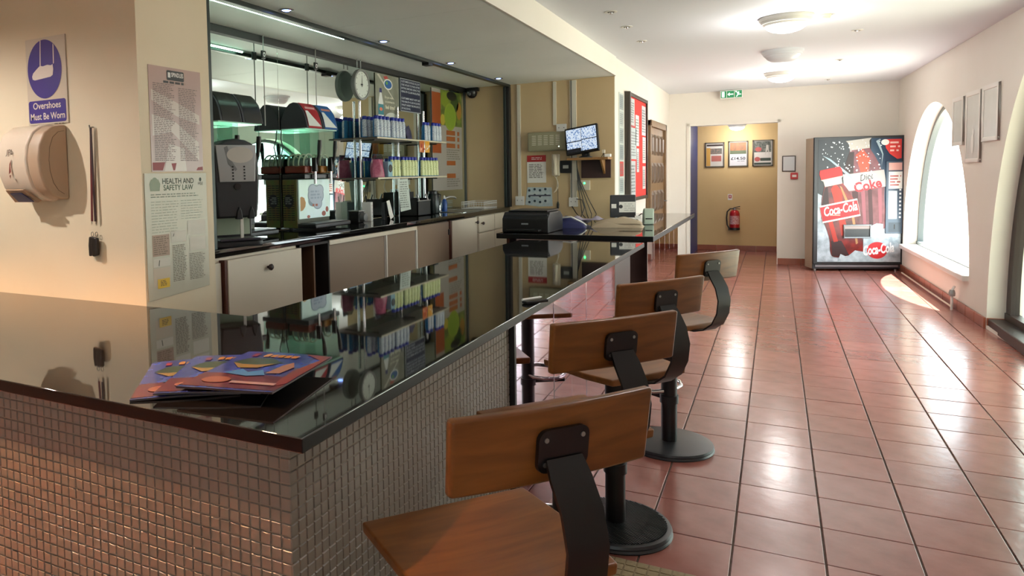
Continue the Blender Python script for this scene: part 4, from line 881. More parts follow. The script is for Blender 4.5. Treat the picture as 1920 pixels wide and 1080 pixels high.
part('cloth', MB().grid(pil(.22,.12,.075,2.3), 30, 20), mat('cream_cloth','b8a68c',.7), t); part('fold', MB().grid(lambda u, v: (-.15+.36*u, -.10+.09*v, .035+.05*math.sin(PI*v)*math.sin(PI*u)**.5), 20, 8), mat('cream_cloth','b8a68c',.7), t); Face(t, (.15,-.115,.075), (1,0,0), (0,.5,1)).rects('paper_tag', [(0,0,.05,.035)], m_paper, .002)
t = thing('paper_heap', 'rumpled lilac grey papers between the blue bag and cream cloth', 'papers', (-1.15,2.42,z)); part('papers', MB().grid(lambda u, v: (-.14+.28*u, -.08+.2*v, .045+.035*math.sin(3*PI*u)*math.sin(PI*v)), 18, 8), mat('lilac_paper','9c94a4',.6), t, solid=.003)
t = thing('till_monitor', 'dark till screen seen from behind with white notes taped on it', 'monitor', (-.83,2.52,z), math.radians(14))
part('stand', MB().lathe([(0,0),(.085,0),(.085,.012),(.04,.03),(.03,.08),(0,.08)], 24), m_blackp, t); part('case', MB().box((-.115,-.02,.06), (.115,.045,.275)), m_dgrey, t, .008); F = Face(t, (0,-.0205,.06), (1,0,0), (0,0,1))
F.rects('taped_note', [(-.035,.05,.11,.15)], m_paper, .002); F.rects('small_note', [(-.105,.09,-.06,.13)], m_paper, .0015); F.polys('stamp', [ell(-.02,.105,.018,.018,14)], P('3a3a3a'), .0028); F.lines('note_print', .01, .06, .11, .14, 4, P('9a9a98'), .0028, th=.2)
part('cable', MB().tube([(-.12,-.03,.02),(-.05,-.07,.04),(.05,-.06,.05),(.12,-.02,.03)], .01, 8), m_blackp, t)
t = thing('terminal', 'pale green card terminal beside the till screen', 'terminal', (-.60,2.50,z), .3); part('body', MB().prism([(-.05,0),(.05,0),(.05,.10),(-.01,.15),(-.05,.15)], 'x', -.045, .045), mat('pale_mint','aebcac',.4), t, .01); part('slot', MB().box((-.03,-.054,.05), (.03,-.049,.06)), m_blackp, t)
t = thing('toy_figure', 'tangled reddish brown tag hanging on a hook over the cloth', 'tag', (-1.02,3.19,1.03)); part('loop', MB().tube([(-.02,-.01,0),(-.025,-.02,.06),(0,-.02,.09),(.025,-.02,.05),(.02,-.01,0)], .007, 8), mat('red_brown2','4a2018',.5), t); part('tag', MB().box((-.03,-.03,-.02), (.03,-.01,.01)), m_blackp, t, .004)
t = thing('black_puck', 'small black cube on the far counter edge below the notice board', 'box', (-.72,3.35,z)); part('cube', MB().box((-.03,-.03,0), (.03,.03,.06)), m_blackp, t, .004); part('cable', MB().tube([(-.03,0,.03),(-.07,-.01,.05),(-.11,0,.02),(-.14,.01,.005)], .006, 6), mat('red_brown2','4a2018',.5), t)
# pens on the main counter
z = HC + .0005
t = thing('bottle_opener', 'small black gadget on the main counter edge', 'gadget', (-.395,-1.75,z), .95); part('body', MB().box((-.055,-.016,0), (.055,.016,.012)), m_blackp, t, .004)
t = thing('pen', 'white pen beside the black gadget on the counter edge', 'pen', (-.43,-1.69,z+.005), 1.1); part('barrel', MB().cyl((-.05,0,0), (.05,0,0), .005, 10), m_white, t); part('tip', MB().tube([(.05,0,0),(.062,0,0)], [.005,.001], 10), m_steel, t)

# ------------------------------------------------------------------ corridor wall (faces +X)
XW = -1.029
t = thing('notice_board', 'red notice board in a dark frame covered with pinned sheets', 'notice board', (XW,3.74,1.10)); F = Face(t, (0,0,0), (0,1,0), (0,0,1)); W, H = 1.31, 1.225
fr = MB(); 
for q in (((0,0,0),(.06,.06,H)), ((0,W-.04,0),(.05,W,H)), ((0,0,0),(.05,W,.04)), ((0,0,H-.04),(.05,W,H))): fr.box(*q)
part('frame', fr, mat('board_frame','3a322a',.4), t, .004); F.slab('felt', [(.06,.04),(W-.04,.04),(W-.04,H-.04),(.06,H-.04)], mat('red_felt','d8342c',.8), .03)
for k, (a, b_, c, d_) in enumerate(((.10,.86,.44,1.17),(.50,.64,.74,1.0),(.95,.78,1.24,1.14),(.10,.48,.56,.84),(1.0,.44,1.24,.76),(.12,.06,.50,.46),(1.0,.12,1.22,.4),(.58,.33,.74,.61))):
    F.rects('pinned_sheet', [(a,b_,c,d_)], P(('c8cdd0','dfe2e0','cfd0d6','b9c6c8','dcdad6','c2c8cc','d6cfcf','cdd3d8')[k]), .033); F.lines('small_print', a+.02, b_+.03, c-.02, d_-.04, 9, P('6f757a'), .0345)
F.lines('red_heading', .12, .84, .40, .87, 1, P('b03030'), .0346, th=.8)
t = thing('leaflet_strip', 'tall column of small grey leaflets beside the notice board', 'leaflets', (XW,3.40,1.19)); F = Face(t, (0,0,0), (0,1,0), (0,0,1)); F.slab('backing', [(0,0),(.27,0),(.27,1.10),(0,1.10)], P('c4cdc6'), .004)
for k in range(6): F.rects('leaflet', [(.03,.02+k*.18,.24,.18+k*.18)], P('c0342c' if k == 1 else ('9fa9a8','b0b8b4','8f9a9c')[k % 3]), .005); F.lines('small_print', .05, .04+k*.18, .22, .16+k*.18, 6, P('6a7274'), .0056)
t = thing('door_1', 'brown panelled wooden door beside the notice board', 'door', (XW,5.2,0), kind='structure')
fr = MB()
for q in (((0,0,0),(.06,.09,2.1)), ((0,1.46,0),(.06,1.55,2.1)), ((0,0,2.02),(.06,1.55,2.1))): fr.box(*q)
part('door_frame', fr, m_doorw, t, .006); lf = part('door_leaf', MB().box((0,.09,.01), (.025,1.46,2.02)), m_doorw, t, .002)
for c in range(4):
    for r_ in range(5):
        y0 = .16 + c*.325; z0 = .12 + r_*.38
        part('raised_panel', MB().add([(.02,y0,z0),(.02,y0+.26,z0),(.02,y0+.26,z0+.3),(.02,y0,z0+.3),(.05,y0+.06,z0+.06),(.05,y0+.2,z0+.06),(.05,y0+.2,z0+.24),(.05,y0+.06,z0+.24)], [(4,5,6,7),(0,1,5,4),(1,2,6,5),(2,3,7,6),(3,0,4,7)]), wood('door_dark','4a3624','5e4630',.45,(20,20,2)), lf, smooth=False)
part('handle', MB().tube([(.03,1.40,1.0),(.08,1.40,1.0),(.08,1.32,1.0)], .01, 8), m_steel, lf)

# ------------------------------------------------------------------ far wall and lobby
t = thing('exit_sign', 'green and white emergency exit sign with arrow and running figure', 'sign', (-.305,7.46,2.50)); F = Face(t, (0,0,0), (1,0,0), (0,0,1))
F.slab('case', rrect(.305,.125,.006,3,.1525,.0625), m_white, -.08, 0, .004); F.rects('green_field', [(.012,.012,.085,.113),(.093,.012,.19,.113),(.198,.012,.293,.113)], mat('exit_green','1f7a4c',.4,emit=('1f7a4c',.5)), .001)
mw = mat('exit_white','e8fff0',.4,emit=('e8fff0',.7)); F.polys('symbols', [[(.025,.022),(.06,.022),(.06,.103),(.025,.103)], [(.10,.062),(.13,.092),(.13,.07),(.18,.07),(.18,.055),(.13,.055),(.13,.034)], [(.215,.025),(.235,.055),(.225,.085),(.25,.098),(.262,.085),(.25,.065),(.285,.06),(.285,.05),(.245,.048),(.228,.02)], ell(.216,.098,.011,.011,10)], mw, .002)
t = thing('picture_frame', 'small dark framed blank certificate on the far wall', 'picture', (.52,YB(.6)-.001,1.385)); F = Face(t, (0,0,0), (1,0,0), (0,0,1)); F.slab('frame', [(0,0),(.175,0),(.175,.235),(0,.235)], mat('frame_brown','3a2e26',.4), .016, 0, .003); F.rects('sheet', [(.014,.014,.161,.221)], P('cfd2d4'), .0166)
t = thing('fire_call_point', 'small red fire alarm call point below the framed certificate', 'call point', (.63,YB(.65)-.001,1.272)); F = Face(t, (0,0,0), (1,0,0), (0,0,1)); F.slab('case', rrect(.095,.095,.008,3,.0475,.0475), P('b8262a', .35), .03, 0, .004); F.rects('glass_pane', [(.02,.03,.075,.065)], P('e6dcd8'), .0306)
YL = 9.448
def lob(x, z, w_, h_, label):
    t = thing('framed_poster', label, 'poster', (x, YL, z), group='framed posters in the lobby'); F = Face(t, (0,0,0), (1,0,0), (0,0,1)); fr = MB()
    for q in (((0,-.02,0),(.018,0,h_)), ((w_-.018,-.02,0),(w_,0,h_)), ((0,-.02,0),(w_,0,.018)), ((0,-.02,h_-.018),(w_,0,h_))): fr.box(*q)
    part('frame', fr, mat('frame_silver','6a6458',.4), t, .002); F.slab('sheet', [(.01,.01),(w_-.01,.01),(w_-.01,h_-.01),(.01,h_-.01)], P('cfc9bf'), .004); return F
F = lob(-.665, 1.48, .31, .435, 'framed poster with photos and an orange margin, left of the three in the lobby'); F.rects('orange_margin', [(.02,.02,.085,.34)], P('c99a4a'), .005); F.rects('header', [(.025,.37,.285,.40)], P('3a2a26'), .005); F.rects('photo', [(.085,.23,.27,.33)], mat('photo_mix','55605a',.5,noise=(60,.8,'a08070')), .005); F.rects('photo', [(.10,.10,.26,.2)], P('b0675c'), .005)
F = lob(-.292, 1.48, .305, .445, 'framed poster with an orange photo and a price of £14.50'); F.rects('photo', [(.025,.28,.28,.42)], mat('photo_orange','b0764a',.5,noise=(12,.8,'7a5a44')), .005); F.rects('band', [(.025,.22,.28,.28)], P('5f6a4c'), .005); F.rects('white_field', [(.025,.02,.28,.22)], P('d8d6d8'), .005); F.text('£14.50', .152, .14, .05, P('1c1c20'), .006, w=.225, bold=.02); F.lines('small_print', .14, .085, .27, .105, 1, P('77777c'), .006)
F = lob(.083, 1.48, .31, .45, 'framed poster with dark green photos, right of the three in the lobby'); F.rects('photo', [(.025,.24,.285,.425)], mat('photo_dark','3c443c',.5,noise=(30,.8,'8a8a80')), .005); F.polys('red_splash', [ell(.09,.29,.05,.04,16), ell(.075,.12,.045,.04,16)], P('b05a54'), .006); F.rects('dark_bar', [(.12,.09,.28,.14),(.025,.025,.285,.06)], P('39443a'), .0055); F.polys('figure', [[(.19,.18),(.21,.36),(.24,.36),(.26,.18),(.23,.28)]], P('bdb8ac'), .006)
t = thing('fire_extinguisher', 'red fire extinguisher with a black hose hung on the lobby wall', 'fire extinguisher', (-.185,9.36,.385))
part('cylinder', MB().lathe([(0,0),(.07,0),(.078,.012),(.08,.03),(.08,.27),(.07,.31),(.04,.335),(.022,.34)], 32), mat('extinguisher_red','b0161a',.3), t); part('base_ring', MB().lathe([(.0795,-.012),(.084,-.01),(.084,.03),(.0795,.032)], 32), m_blackp, t)
part('valve', MB().cyl((0,0,.335), (0,0,.375), .02, 14), m_steel, t); part('lever', MB().tube([(-.02,0,.375),(.04,-.01,.39),(.085,-.015,.40)], .007, 8), m_blackp, t); part('lever', MB().tube([(-.01,0,.36),(.05,-.01,.36),(.085,-.015,.355)], .006, 8), m_blackp, t)
part('hose', MB().tube([(-.02,0,.36),(-.07,-.02,.36),(-.115,-.03,.31),(-.125,-.03,.2),(-.115,-.03,.08),(-.09,-.03,.02)], .011, 10), m_blackp, t); part('horn', MB().tube([(-.09,-.03,.02),(-.082,-.03,-.01)], [.013,.018], 10), m_blackp, t)
lb = MB()
for k in range(13):
    a = -PI*.85 + PI*.7*k/12; lb.v += [(.0806*math.cos(a), .0806*math.sin(a), .09), (.0806*math.cos(a), .0806*math.sin(a), .24)]
lb.f = [(2*i, 2*i+2, 2*i+3, 2*i+1) for i in range(12)]; part('label', lb, mat('ext_label','c66a6a',.4,noise=(50,.8,'e0c8c4')), t); part('bracket', MB().box((-.03,.078,.15), (.03,.088,.25)), m_blackp, t)
t = thing('safety_sign', 'tiny white sign with red mark above the fire extinguisher', 'sign', (-.298,YL,.895)); F = Face(t, (0,0,0), (1,0,0), (0,0,1)); F.slab('plate', [(0,0),(.07,0),(.07,.105),(0,.105)], m_white, .002); F.polys('mark', [[(.012,.03),(.058,.03),(.058,.09),(.012,.09)]], P('b03a34'), .003); F.rects('icon', [(.028,.045,.042,.08)], m_white, .0036)

# ------------------------------------------------------------------ window wall pictures
for k, (y0, y1, z0, z1, lb) in enumerate(((4.30,4.70,1.63,2.10,'small silver framed print nearest the far window'),(3.72,4.20,1.46,2.11,'tall silver framed print between the two smaller frames'),(3.20,3.66,1.64,2.12,'small silver framed print nearest the near arch'))):
    t = thing('picture_frame', lb, 'picture', (XR((y0+y1)/2)-.001,(y0+y1)/2,z0), math.atan2(-1, -.029)-math.radians(-90), group='framed prints between the arches'); w_ = (y1-y0); fr = MB(); h_ = z1-z0
    t.rotation_euler = (0,0,math.radians(1.66))
    for q in (((-.018,-w_/2,0),(0,-w_/2+.04,h_)), ((-.018,w_/2-.04,0),(0,w_/2,h_)), ((-.018,-w_/2,0),(0,w_/2,.035)), ((-.018,-w_/2,h_-.035),(0,w_/2,h_))): fr.box(*q)
    part('frame', fr, mat('frame_pale','e6e2da',.35), t, .006); F = Face(t, (0,0,0), (0,-1,0), (0,0,1)); F.rects('print', [(-w_/2+.03,.03,w_/2-.03,h_-.03)], mat('print_pale','c9cbc4',.3,noise=(7,.5,'d8d9d4')), .012)
    if k == 1: F.polys('white_figure', [ell(0,.17,.05,.09,16), ell(.02,.28,.03,.03,12)], P('e8e6e0'), .014)
t = thing('radiator_pipe', 'white pipe and valve at the foot of the far window wall', 'pipe', (XR(4.35)-.06,4.35,0)); part('pipe', MB().tube([(0,0,0),(0,0,.2),(.02,0,.24)], .012, 10), m_white, t); part('valve', MB().lathe([(0,.14),(.025,.14),(.028,.17),(.02,.2),(0,.2)], 16), m_steel, t)
part('run', MB().tube([(0,0,.03),(-.035,1.2,.03),(-.075,2.6,.03)], .009, 8), m_cream, t)

# ------------------------------------------------------------------ vending machine
VA = math.atan2(.34, 1.055); VW, VH, VD = 1.108, 1.85, .28
t = thing('vending_machine', 'drinks vending machine printed with two big cola bottles in ice', 'vending machine', (.895,7.02,0), VA)
part('cabinet', MB().box((0,.02,.03), (VW,VD,VH-.005)), mat('vend_side','b09c84',.45), t, .006)
part('plinth', MB().box((.0,.0,.03), (VW,.02,.10)), m_dgrey, t, .004); part('kick_rail', MB().box((.03,-.012,.055), (VW-.05,0,.085)), mat('rail_grey','7a7478',.35), t, .003)
for x in (.05, VW-.05): part('foot', MB().cyl((x,.06,0), (x,.06,.03), .02, 12), m_steel, t)
dr = part('door', MB().box((0,-.02,.10), (VW,.02,VH)), mat('vend_edge','2c2e30',.4), t, .006)
F = Face(t, (0,-.0205,.10), (1,0,0), (0,0,1)); H = 1.75
F.rects('ice_print', [(.05,.03,VW-.03,1.75*.62)], mat('ice_print','8a969e',.3,noise=(11,.9,'c4d0d8')), .001)
F.polys('black_print', [[(.05,.98),(.13,.93),(.2,.98),(.3,1.05),(.5,.9),(.62,.7),(.8,.62),(.80,1.72),(.05,1.72)]], mat('black_print','0a0b0d',.3), .0016)
F.rects('blue_print', [(.70,.62,VW-.03,1.72)], mat('blue_print','16304a',.3,noise=(4,.6,'28465c')), .0022)
def bot(cx, cy, s, rot, pts): c, q = math.cos(rot), math.sin(rot); return [(cx + s*(x*c - y*q), cy + s*(x*q + y*c)) for x, y in pts]
halfB = [(0,0),(.13,.0),(.19,.03),(.2,.10),(.18,.22),(.185,.36),(.205,.52),(.19,.66),(.15,.80),(.10,.92),(.095,1.0)]
def smoothp(h, n=5):
    out = []
    for i in range(len(h)-1):
        p0, p1, p2, p3 = h[max(i-1,0)], h[i], h[i+1], h[min(i+2,len(h)-1)]
        for k in range(n):
            s = k/n; out.append(tuple(.5*(2*p1[j] + (p2[j]-p0[j])*s + (2*p0[j]-5*p1[j]+4*p2[j]-p3[j])*s*s + (3*p1[j]-p0[j]-3*p2[j]+p3[j])*s**3) for j in (0,1)))
    return out + [h[-1]]
halfB = [(0,0)] + smoothp(halfB[1:])
bpts = halfB[1:] + [(-x, y) for x, y in reversed(halfB[1:])]
# rear bottle
B2 = (.70,.46,1.22,math.radians(7)); F.polys('cola_bottle', [bot(*B2, bpts)], mat('cola_pale','54181c',.3,noise=(6,.8,'80444c')), .003)
F.polys('cola_glow', [bot(*B2, [(-.02,.66),(.06,.66),(.09,.8),(.03,.92),(-.05,.86)])], P('c2452c'), .0036); F.polys('cola_shade', [bot(*B2, [(-.19,.62),(-.1,.62),(-.06,.9),(-.11,.9),(-.16,.78)])], P('2c1614'), .0036)
F.polys('cola_streak', [bot(*B2, [(-.15,.05),(-.10,.03),(-.07,.46),(-.13,.46)]), bot(*B2, [(.0,.04),(.04,.04),(.07,.46),(.03,.46)])], P('3a0c12'), .0036); F.polys('cola_sheen', [bot(*B2, [(-.06,.05),(-.03,.04),(.0,.46),(-.04,.46)]), bot(*B2, [(.10,.06),(.13,.08),(.17,.46),(.13,.46)])], P('8a4a54'), .0036)
F.polys('bottle_neck', [bot(*B2, [(-.10,.92),(.10,.92),(.105,1.0),(.13,1.03),(-.13,1.03),(-.105,1.0)])], P('a8a49e'), .0036)
F.polys('diet_label', [bot(*B2, [(-.21,.47),(.22,.47),(.215,.66),(-.20,.66)])], P('a8a5a4'), .0042)
F.text('Diet', .64, 1.19, .09, P('26282c'), .005, w=.17, shear=.35, rot=math.radians(13)); F.text('Coke', .665, 1.075, .13, P('b01e2a'), .0052, w=.34, rot=math.radians(13), bold=.03)
# front bottle
B1 = (.45,.12,1.10,math.radians(12)); F.polys('cola_bottle', [bot(*B1, bpts)], mat('cola_dark','420a0a',.3,noise=(7,.8,'8c1c12')), .006)
F.polys('cola_glow', [bot(*B1, [(-.03,.66),(.05,.66),(.08,.8),(.02,.92),(-.04,.86)]), bot(*B1, [(-.04,.26),(.05,.26),(.04,.46),(-.03,.46)]), bot(*B1, [(-.14,.2),(-.09,.2),(-.1,.46),(-.15,.46)])], P('b02a16'), .0066); F.polys('cola_shade', [bot(*B1, [(-.19,.66),(-.10,.66),(-.07,.9),(-.11,.88)]), bot(*B1, [(-.19,.03),(.0,.0),(-.05,.2),(-.17,.22)])], P('2a0a0a'), .0066)
F.polys('bottle_neck', [bot(*B1, [(-.10,.90),(.10,.90),(.105,.97),(.13,.995),(-.13,.995),(-.105,.97)])], P('b9b2a8'), .0068)
F.polys('bottle_cap', [bot(*B1, [(-.125,.995),(.125,.995),(.13,1.07),(.115,1.115),(-.115,1.115),(-.13,1.07)])], P('b01a18'), .0068)
F.polys('cola_sheen', [bot(*B1, [(.10,.12),(.125,.13),(.15,.46),(.12,.46)]), bot(*B1, [(.09,.68),(.12,.68),(.085,.86),(.065,.88)])], P('a8784a'), .0068)
F.polys('label_border', [bot(*B1, [(-.215,.46),(.22,.46),(.225,.68),(-.21,.68)])], P('e6d8d0'), .0072); F.polys('cola_label', [bot(*B1, [(-.213,.48),(.218,.48),(.222,.66),(-.208,.66)])], P('a8141e'), .0078)
F.text('Coca-Cola', .325, .755, .125, P('f0ece8'), .0085, w=.42, shear=.3, rot=math.radians(12), bold=.02); F.rects('label_swash', [(.20,.672,.33,.680)], P('f0d8b0'), .0085)
rv = random.Random(5)
F.polys('splash_drops', [ell(.1+rv.random()*.72, 1.15+rv.random()*.55, rv.uniform(.004,.012), rv.uniform(.004,.012), 8) for k in range(110)], P('dfe8ec'), .0056)
F.polys('splash', [[(.1,1.5),(.2,1.45),(.45,1.23),(.56,1.0),(.47,1.17),(.36,1.27),(.2,1.42)], [(.79,1.70),(.85,1.5),(.83,1.34),(.835,1.5),(.76,1.68)]], P('93a8b2'), .0058)
F.polys('ice_heap', [[(.62,.03),(.62,.36),(.70,.52),(.78,.56),(.86,.55),(.86,.03)], [(.30,.03),(.34,.14),(.42,.1),(.52,.19),(.62,.17),(.62,.03)]], mat('ice_white','bccad0',.3,noise=(14,.8,'94a4ac')), .0082)
F.polys('red_disc', [ell(.79,.19,.125,.115,28)], P('cc2a30'), .009); F.text('Coca-Cola', .80, .20, .13, P('f2f2f2'), .0098, w=.38, shear=.3, rot=math.radians(8), bold=.03)
sp = F.slab('selection_panel', [(.885,.42),(1.085,.42),(1.085,1.40),(.885,1.40)], mat('panel_slate','4a5a6c',.35), .012, .003, .003); G = Face(t, (0,-.0205,.10), (1,0,0), (0,0,1))
G.rects('price_card', [(.915,1.28,1.075,1.38)], P('d8a8a0'), .016); G.rects('offer_card', [(.915,1.03,1.08,1.26)], P('e2e6e4'), .016); G.lines('offer_print', .93, 1.06, 1.065, 1.22, 4, P('b05a5a'), .017); G.rects('drink_windows', [(.915,.62,1.02,1.0)], P('c2d2da'), .016); G.rects('buttons', [(1.045,.63+k*.053,1.068,.655+k*.053) for k in range(8)], P('dfe6ea'), .017)
G.rects('coin_unit', [(.92,.44,1.07,.57)], P('3c4854'), .016); G.rects('coin_slot', [(.985,.48,.998,.545)], P('0c0d10'), .018)
G.polys('red_badge', [[(.86,1.70),(1.07,1.70),(1.07,1.44),(1.02,1.43),(.93,1.50),(.88,1.58)]], P('cc3a38'), .005); G.polys('badge_drop', [ell(.87,1.66,.05,.04,14)], P('dfe3e0'), .0056); G.lines('badge_print', .93, 1.52, 1.05, 1.68, 3, P('f0c8c0'), .0058)
ht = part('delivery_hatch', MB().box((.37,-.045,.46), (.71,-.0205,.475)).box((.37,-.045,.63), (.71,-.0205,.645)).box((.37,-.045,.46), (.385,-.0205,.645)).box((.695,-.045,.46), (.71,-.0205,.645)), mat('hatch_grey','8a9094',.3,metal=.5), t, .003); part('hatch_flap', MB().box((.385,-.030,.475), (.695,-.0275,.63)), mat('hatch_black','22262a',.3), ht); part('hatch_lip', MB().box((.385,-.034,.585), (.695,-.0275,.63)), mat('hatch_lip','9a8c88',.3), ht, .002)
# ------------------------------------------------------------------ sign wall (faces -Y)
def left(name, label, cat, x, z): t = thing(name, label, cat, (x,-2.4205,z)); return t, Face(t, (0,0,0), (1,0,0), (0,0,1))
t, F = left('overshoes_sign', 'white sign with blue shoe cover disc reading Overshoes Must Be Worn', 'sign', -2.545, 1.712)
F.slab('plate', [(0,0),(.275,0),(.275,.385),(0,.385)], mat('sign_white','cbbda8',.4), .004, 0, .001)
SB = P('3d2f80'); F.polys('blue_disc', [ell(.128,.245,.117,.13,48)], SB, .005); F.slab('blue_bar', rrect(.255,.10,.012,4,.135,.058), SB, .001, .0042)
SW = P('e2d3c6'); F.polys('shoe_cover', [[(.045,.205),(.06,.200),(.17,.208),(.185,.215),(.19,.24),(.187,.262),(.175,.258),(.15,.262),(.12,.258),(.10,.262),(.075,.248),(.05,.232),(.042,.218)]], SW, .006)
F.polys('leg_lines', [[(.098,.262),(.105,.262),(.112,.372),(.106,.372)], [(.190,.262),(.197,.266),(.199,.345),(.193,.352)]], SW, .006)
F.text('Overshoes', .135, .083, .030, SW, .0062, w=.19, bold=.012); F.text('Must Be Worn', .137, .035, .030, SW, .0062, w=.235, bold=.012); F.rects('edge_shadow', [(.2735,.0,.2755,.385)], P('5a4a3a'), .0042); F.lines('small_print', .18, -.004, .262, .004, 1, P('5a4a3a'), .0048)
t, F = left('hand_dryer', 'cream rounded hand dryer with JPL lettering fixed to the wall', 'hand dryer', -2.565, 1.37)
mdr = mat('dryer_cream','d6c4ae',.25); arc = [(0,0),(-.045,0),(-.09,.02),(-.128,.06),(-.15,.12),(-.157,.18),(-.148,.245),(-.12,.30),(-.075,.33),(-.025,.338),(0,.338)]
body = part('body', MB().prism([(z_, y_) for y_, z_ in arc], 'y', 0, 1), mdr, t); bpy.data.objects.remove(body)
bd = MB(); n = len(arc)
for x_ in (0,.205):
    for y_, z_ in arc: bd.v.append((x_, y_, z_))
bd.f = [tuple(range(n)), tuple(reversed(range(n,2*n)))] + [(i, (i+1)%n, n+(i+1)%n, n+i) for i in range(n)]; part('cover', bd, mdr, t, .012, seg=3)
ec = MB(); ea = [(y_*.97, .006+z_*.965) for y_, z_ in arc]
for x_ in (.205,.277):
    for y_, z_ in ea: ec.v.append((x_, y_ if x_ < .21 else y_*.97, z_))
ec.f = [tuple(range(n)), tuple(reversed(range(n,2*n)))] + [(i, (i+1)%n, n+(i+1)%n, n+i) for i in range(n)]; part('end_cap', ec, mat('dryer_cap','b49a80',.4), t, .01, seg=3)
part('seam', MB().tube([(.2775, y_*.62, .03+z_*.82) for y_, z_ in arc[1:-1]], .0012, 5), mat('seam_brown','7a6450',.5), t)
nz = part('outlet', MB().add([(.02,-.075,.004),(.185,-.075,.004),(.165,-.14,.055),(.04,-.14,.055),(.02,-.09,-.004),(.185,-.09,-.004),(.165,-.146,.05),(.04,-.146,.05)], [(0,1,2,3),(7,6,5,4),(0,4,5,1),(1,5,6,2),(2,6,7,3),(3,7,4,0)]), mat('dryer_lip','a88c70',.4), t); part('outlet_mouth', MB().add([(.06,-.10,-.002),(.165,-.10,-.002),(.15,-.1455,.036),(.07,-.1455,.036)], [(0,1,2,3)]), mat('outlet_blue','202a5c',.3), nz, solid=.003)
F2 = Face(t, (-.045,-.1585,0), (1,0,0), (0,0,1)); F2.text('JPL', .145, .215, .022, P('4a342c'), .001, w=.05, shear=.3, bold=.01); F2.polys('flame_mark', [[(.135,.12),(.15,.13),(.148,.155),(.158,.185),(.142,.165),(.138,.14)], [(.138,.115),(.15,.118),(.146,.10)]], P('6a2a1c'), .001)
t = thing('whistle_lanyard', 'dark red lanyard with two black whistles hanging on a wall hook', 'lanyard', (-2.118,-2.4215,1.68))
part('hook', MB().tube([(0,0,.004),(0,-.018,.002),(0,-.02,.012)], .003, 8), m_steel, t)
for k, dx in enumerate((-.010,.010)):
    st = part('strap', MB().add([(-.006+dx*.2,-.010-.004*k,0),(.006+dx*.2,-.010-.004*k,0),(.004+dx*1.3-.004,-.010-.004*k,-.40),(-.008+dx*1.3-.004,-.010-.004*k,-.40)], [(0,1,2,3)]), mat('lanyard_red','5a1414',.6) if k == 0 else mat('lanyard_dark','2a0e10',.6), t, solid=.002, smooth=False)
    x_ = dx*1.3 - .006; part('clip', MB().tube([(x_,-.012,-.40),(x_+.006,-.012,-.42),(x_,-.012,-.445),(x_-.006,-.012,-.42)], .002, 6, closed=True).tube([(x_+.008*math.cos(a),-.012,-.456+.01*math.sin(a)) for a in [2*PI*i/10 for i in range(10)]], .0016, 5, closed=True), m_steel, t)
    part('whistle', MB().prism([(-.552,x_-.016+.004*k),(-.545,x_+.018),(-.47,x_+.018),(-.465,x_-.012),(-.505,x_-.018)], 'y', -.024-.006*k, -.006-.006*k), m_blackp, t, .006, seg=3)
# pier posters (face +X)
XP = -1.8395
t = thing('rules_poster', 'pinkish poster of house rules in two columns under a Spindles heading', 'poster', (XP,-2.365,1.487)); F = Face(t, (0,0,0), (0,1,0), (0,0,1)); W, H = .305, .445
F.slab('sheet', [(0,0),(W,0),(W,H),(0,H)], mat('poster_pink','b89a90',.22), .002); F.polys('pale_swirl', [[(.01,.30),(.15,.24),(.29,.21),(.29,.25),(.15,.30),(.01,.345)], [(.01,.15),(.12,.17),(.28,.05),(.28,.13),(.14,.215),(.01,.24)], [(.07,.002),(.20,.002),(.19,.10),(.10,.12)]], P('c8b5a8', .22), .0026)
F.polys('red_foot', [[(.005,.005),(.06,.005),(.075,.04),(.10,.04),(.005,.038)], [(.12,.005),(.11,.035),(.14,.037),(.13,.005)], [(.26,.005),(.30,.005),(.30,.022),(.27,.018)]], P('8a2028'), .003)
F.slab('heading_plate', rrect(.10,.042,.006,3,.152,.412), P('141414'), .0012, .0022); F.text('SPINDLES', .162, .415, .018, P('e6e2dc'), .0042, w=.07, bold=.02); F.rects('heading_mark', [(.107,.402,.122,.424)], P('d8d4ce'), .0042); F.lines('subtitle', .08, .376, .23, .388, 1, P('2a2220'), .0034, th=.8)
F.lines('small_print', .02, .045, .145, .375, 44, P('6a5450'), .0034, th=.4); F.lines('small_print', .165, .045, .285, .365, 42, P('6a5450'), .0034, th=.4)
for a in ((.015,.43),(.012,.41)): pass
t = thing('law_poster', 'large grey green Health and Safety Law poster low on the pier', 'poster', (XP,-2.41,.945)); F = Face(t, (0,0,0), (0,1,0), (0,0,1)); W, H = .365, .535
F.slab('sheet', [(0,0),(W,.02),(W,H),(0,H)], mat('poster_law','bfb9a4',.3,noise=(3,.4,'b3ab96')), .004, 0, .001); G_ = P('26301f')
F.text('HEALTH AND', .19, .50, .024, G_, .005, w=.185, bold=.01); F.text('SAFETY LAW', .19, .472, .024, P('3f5a40'), .005, w=.175, bold=.008); F.polys('crest', [[(.03,.46),(.08,.46),(.085,.49),(.075,.51),(.055,.505),(.035,.51),(.025,.49)], ell(.055,.49,.02,.028,14)], P('8a967c'), .005); F.text('HSE', .325, .487, .014, G_, .005, w=.03); F.polys('hse_mark', [ell(.325,.506,.007,.009,12)], G_, .005)
F.lines('small_print', .03, .43, .34, .45, 2, P('8a907e'), .005); F.lines('small_print', .03, .28, .19, .42, 12, P('a3a592'), .005, th=.3); F.lines('small_print', .2, .33, .34, .42, 8, P('a3a592'), .005, th=.3)
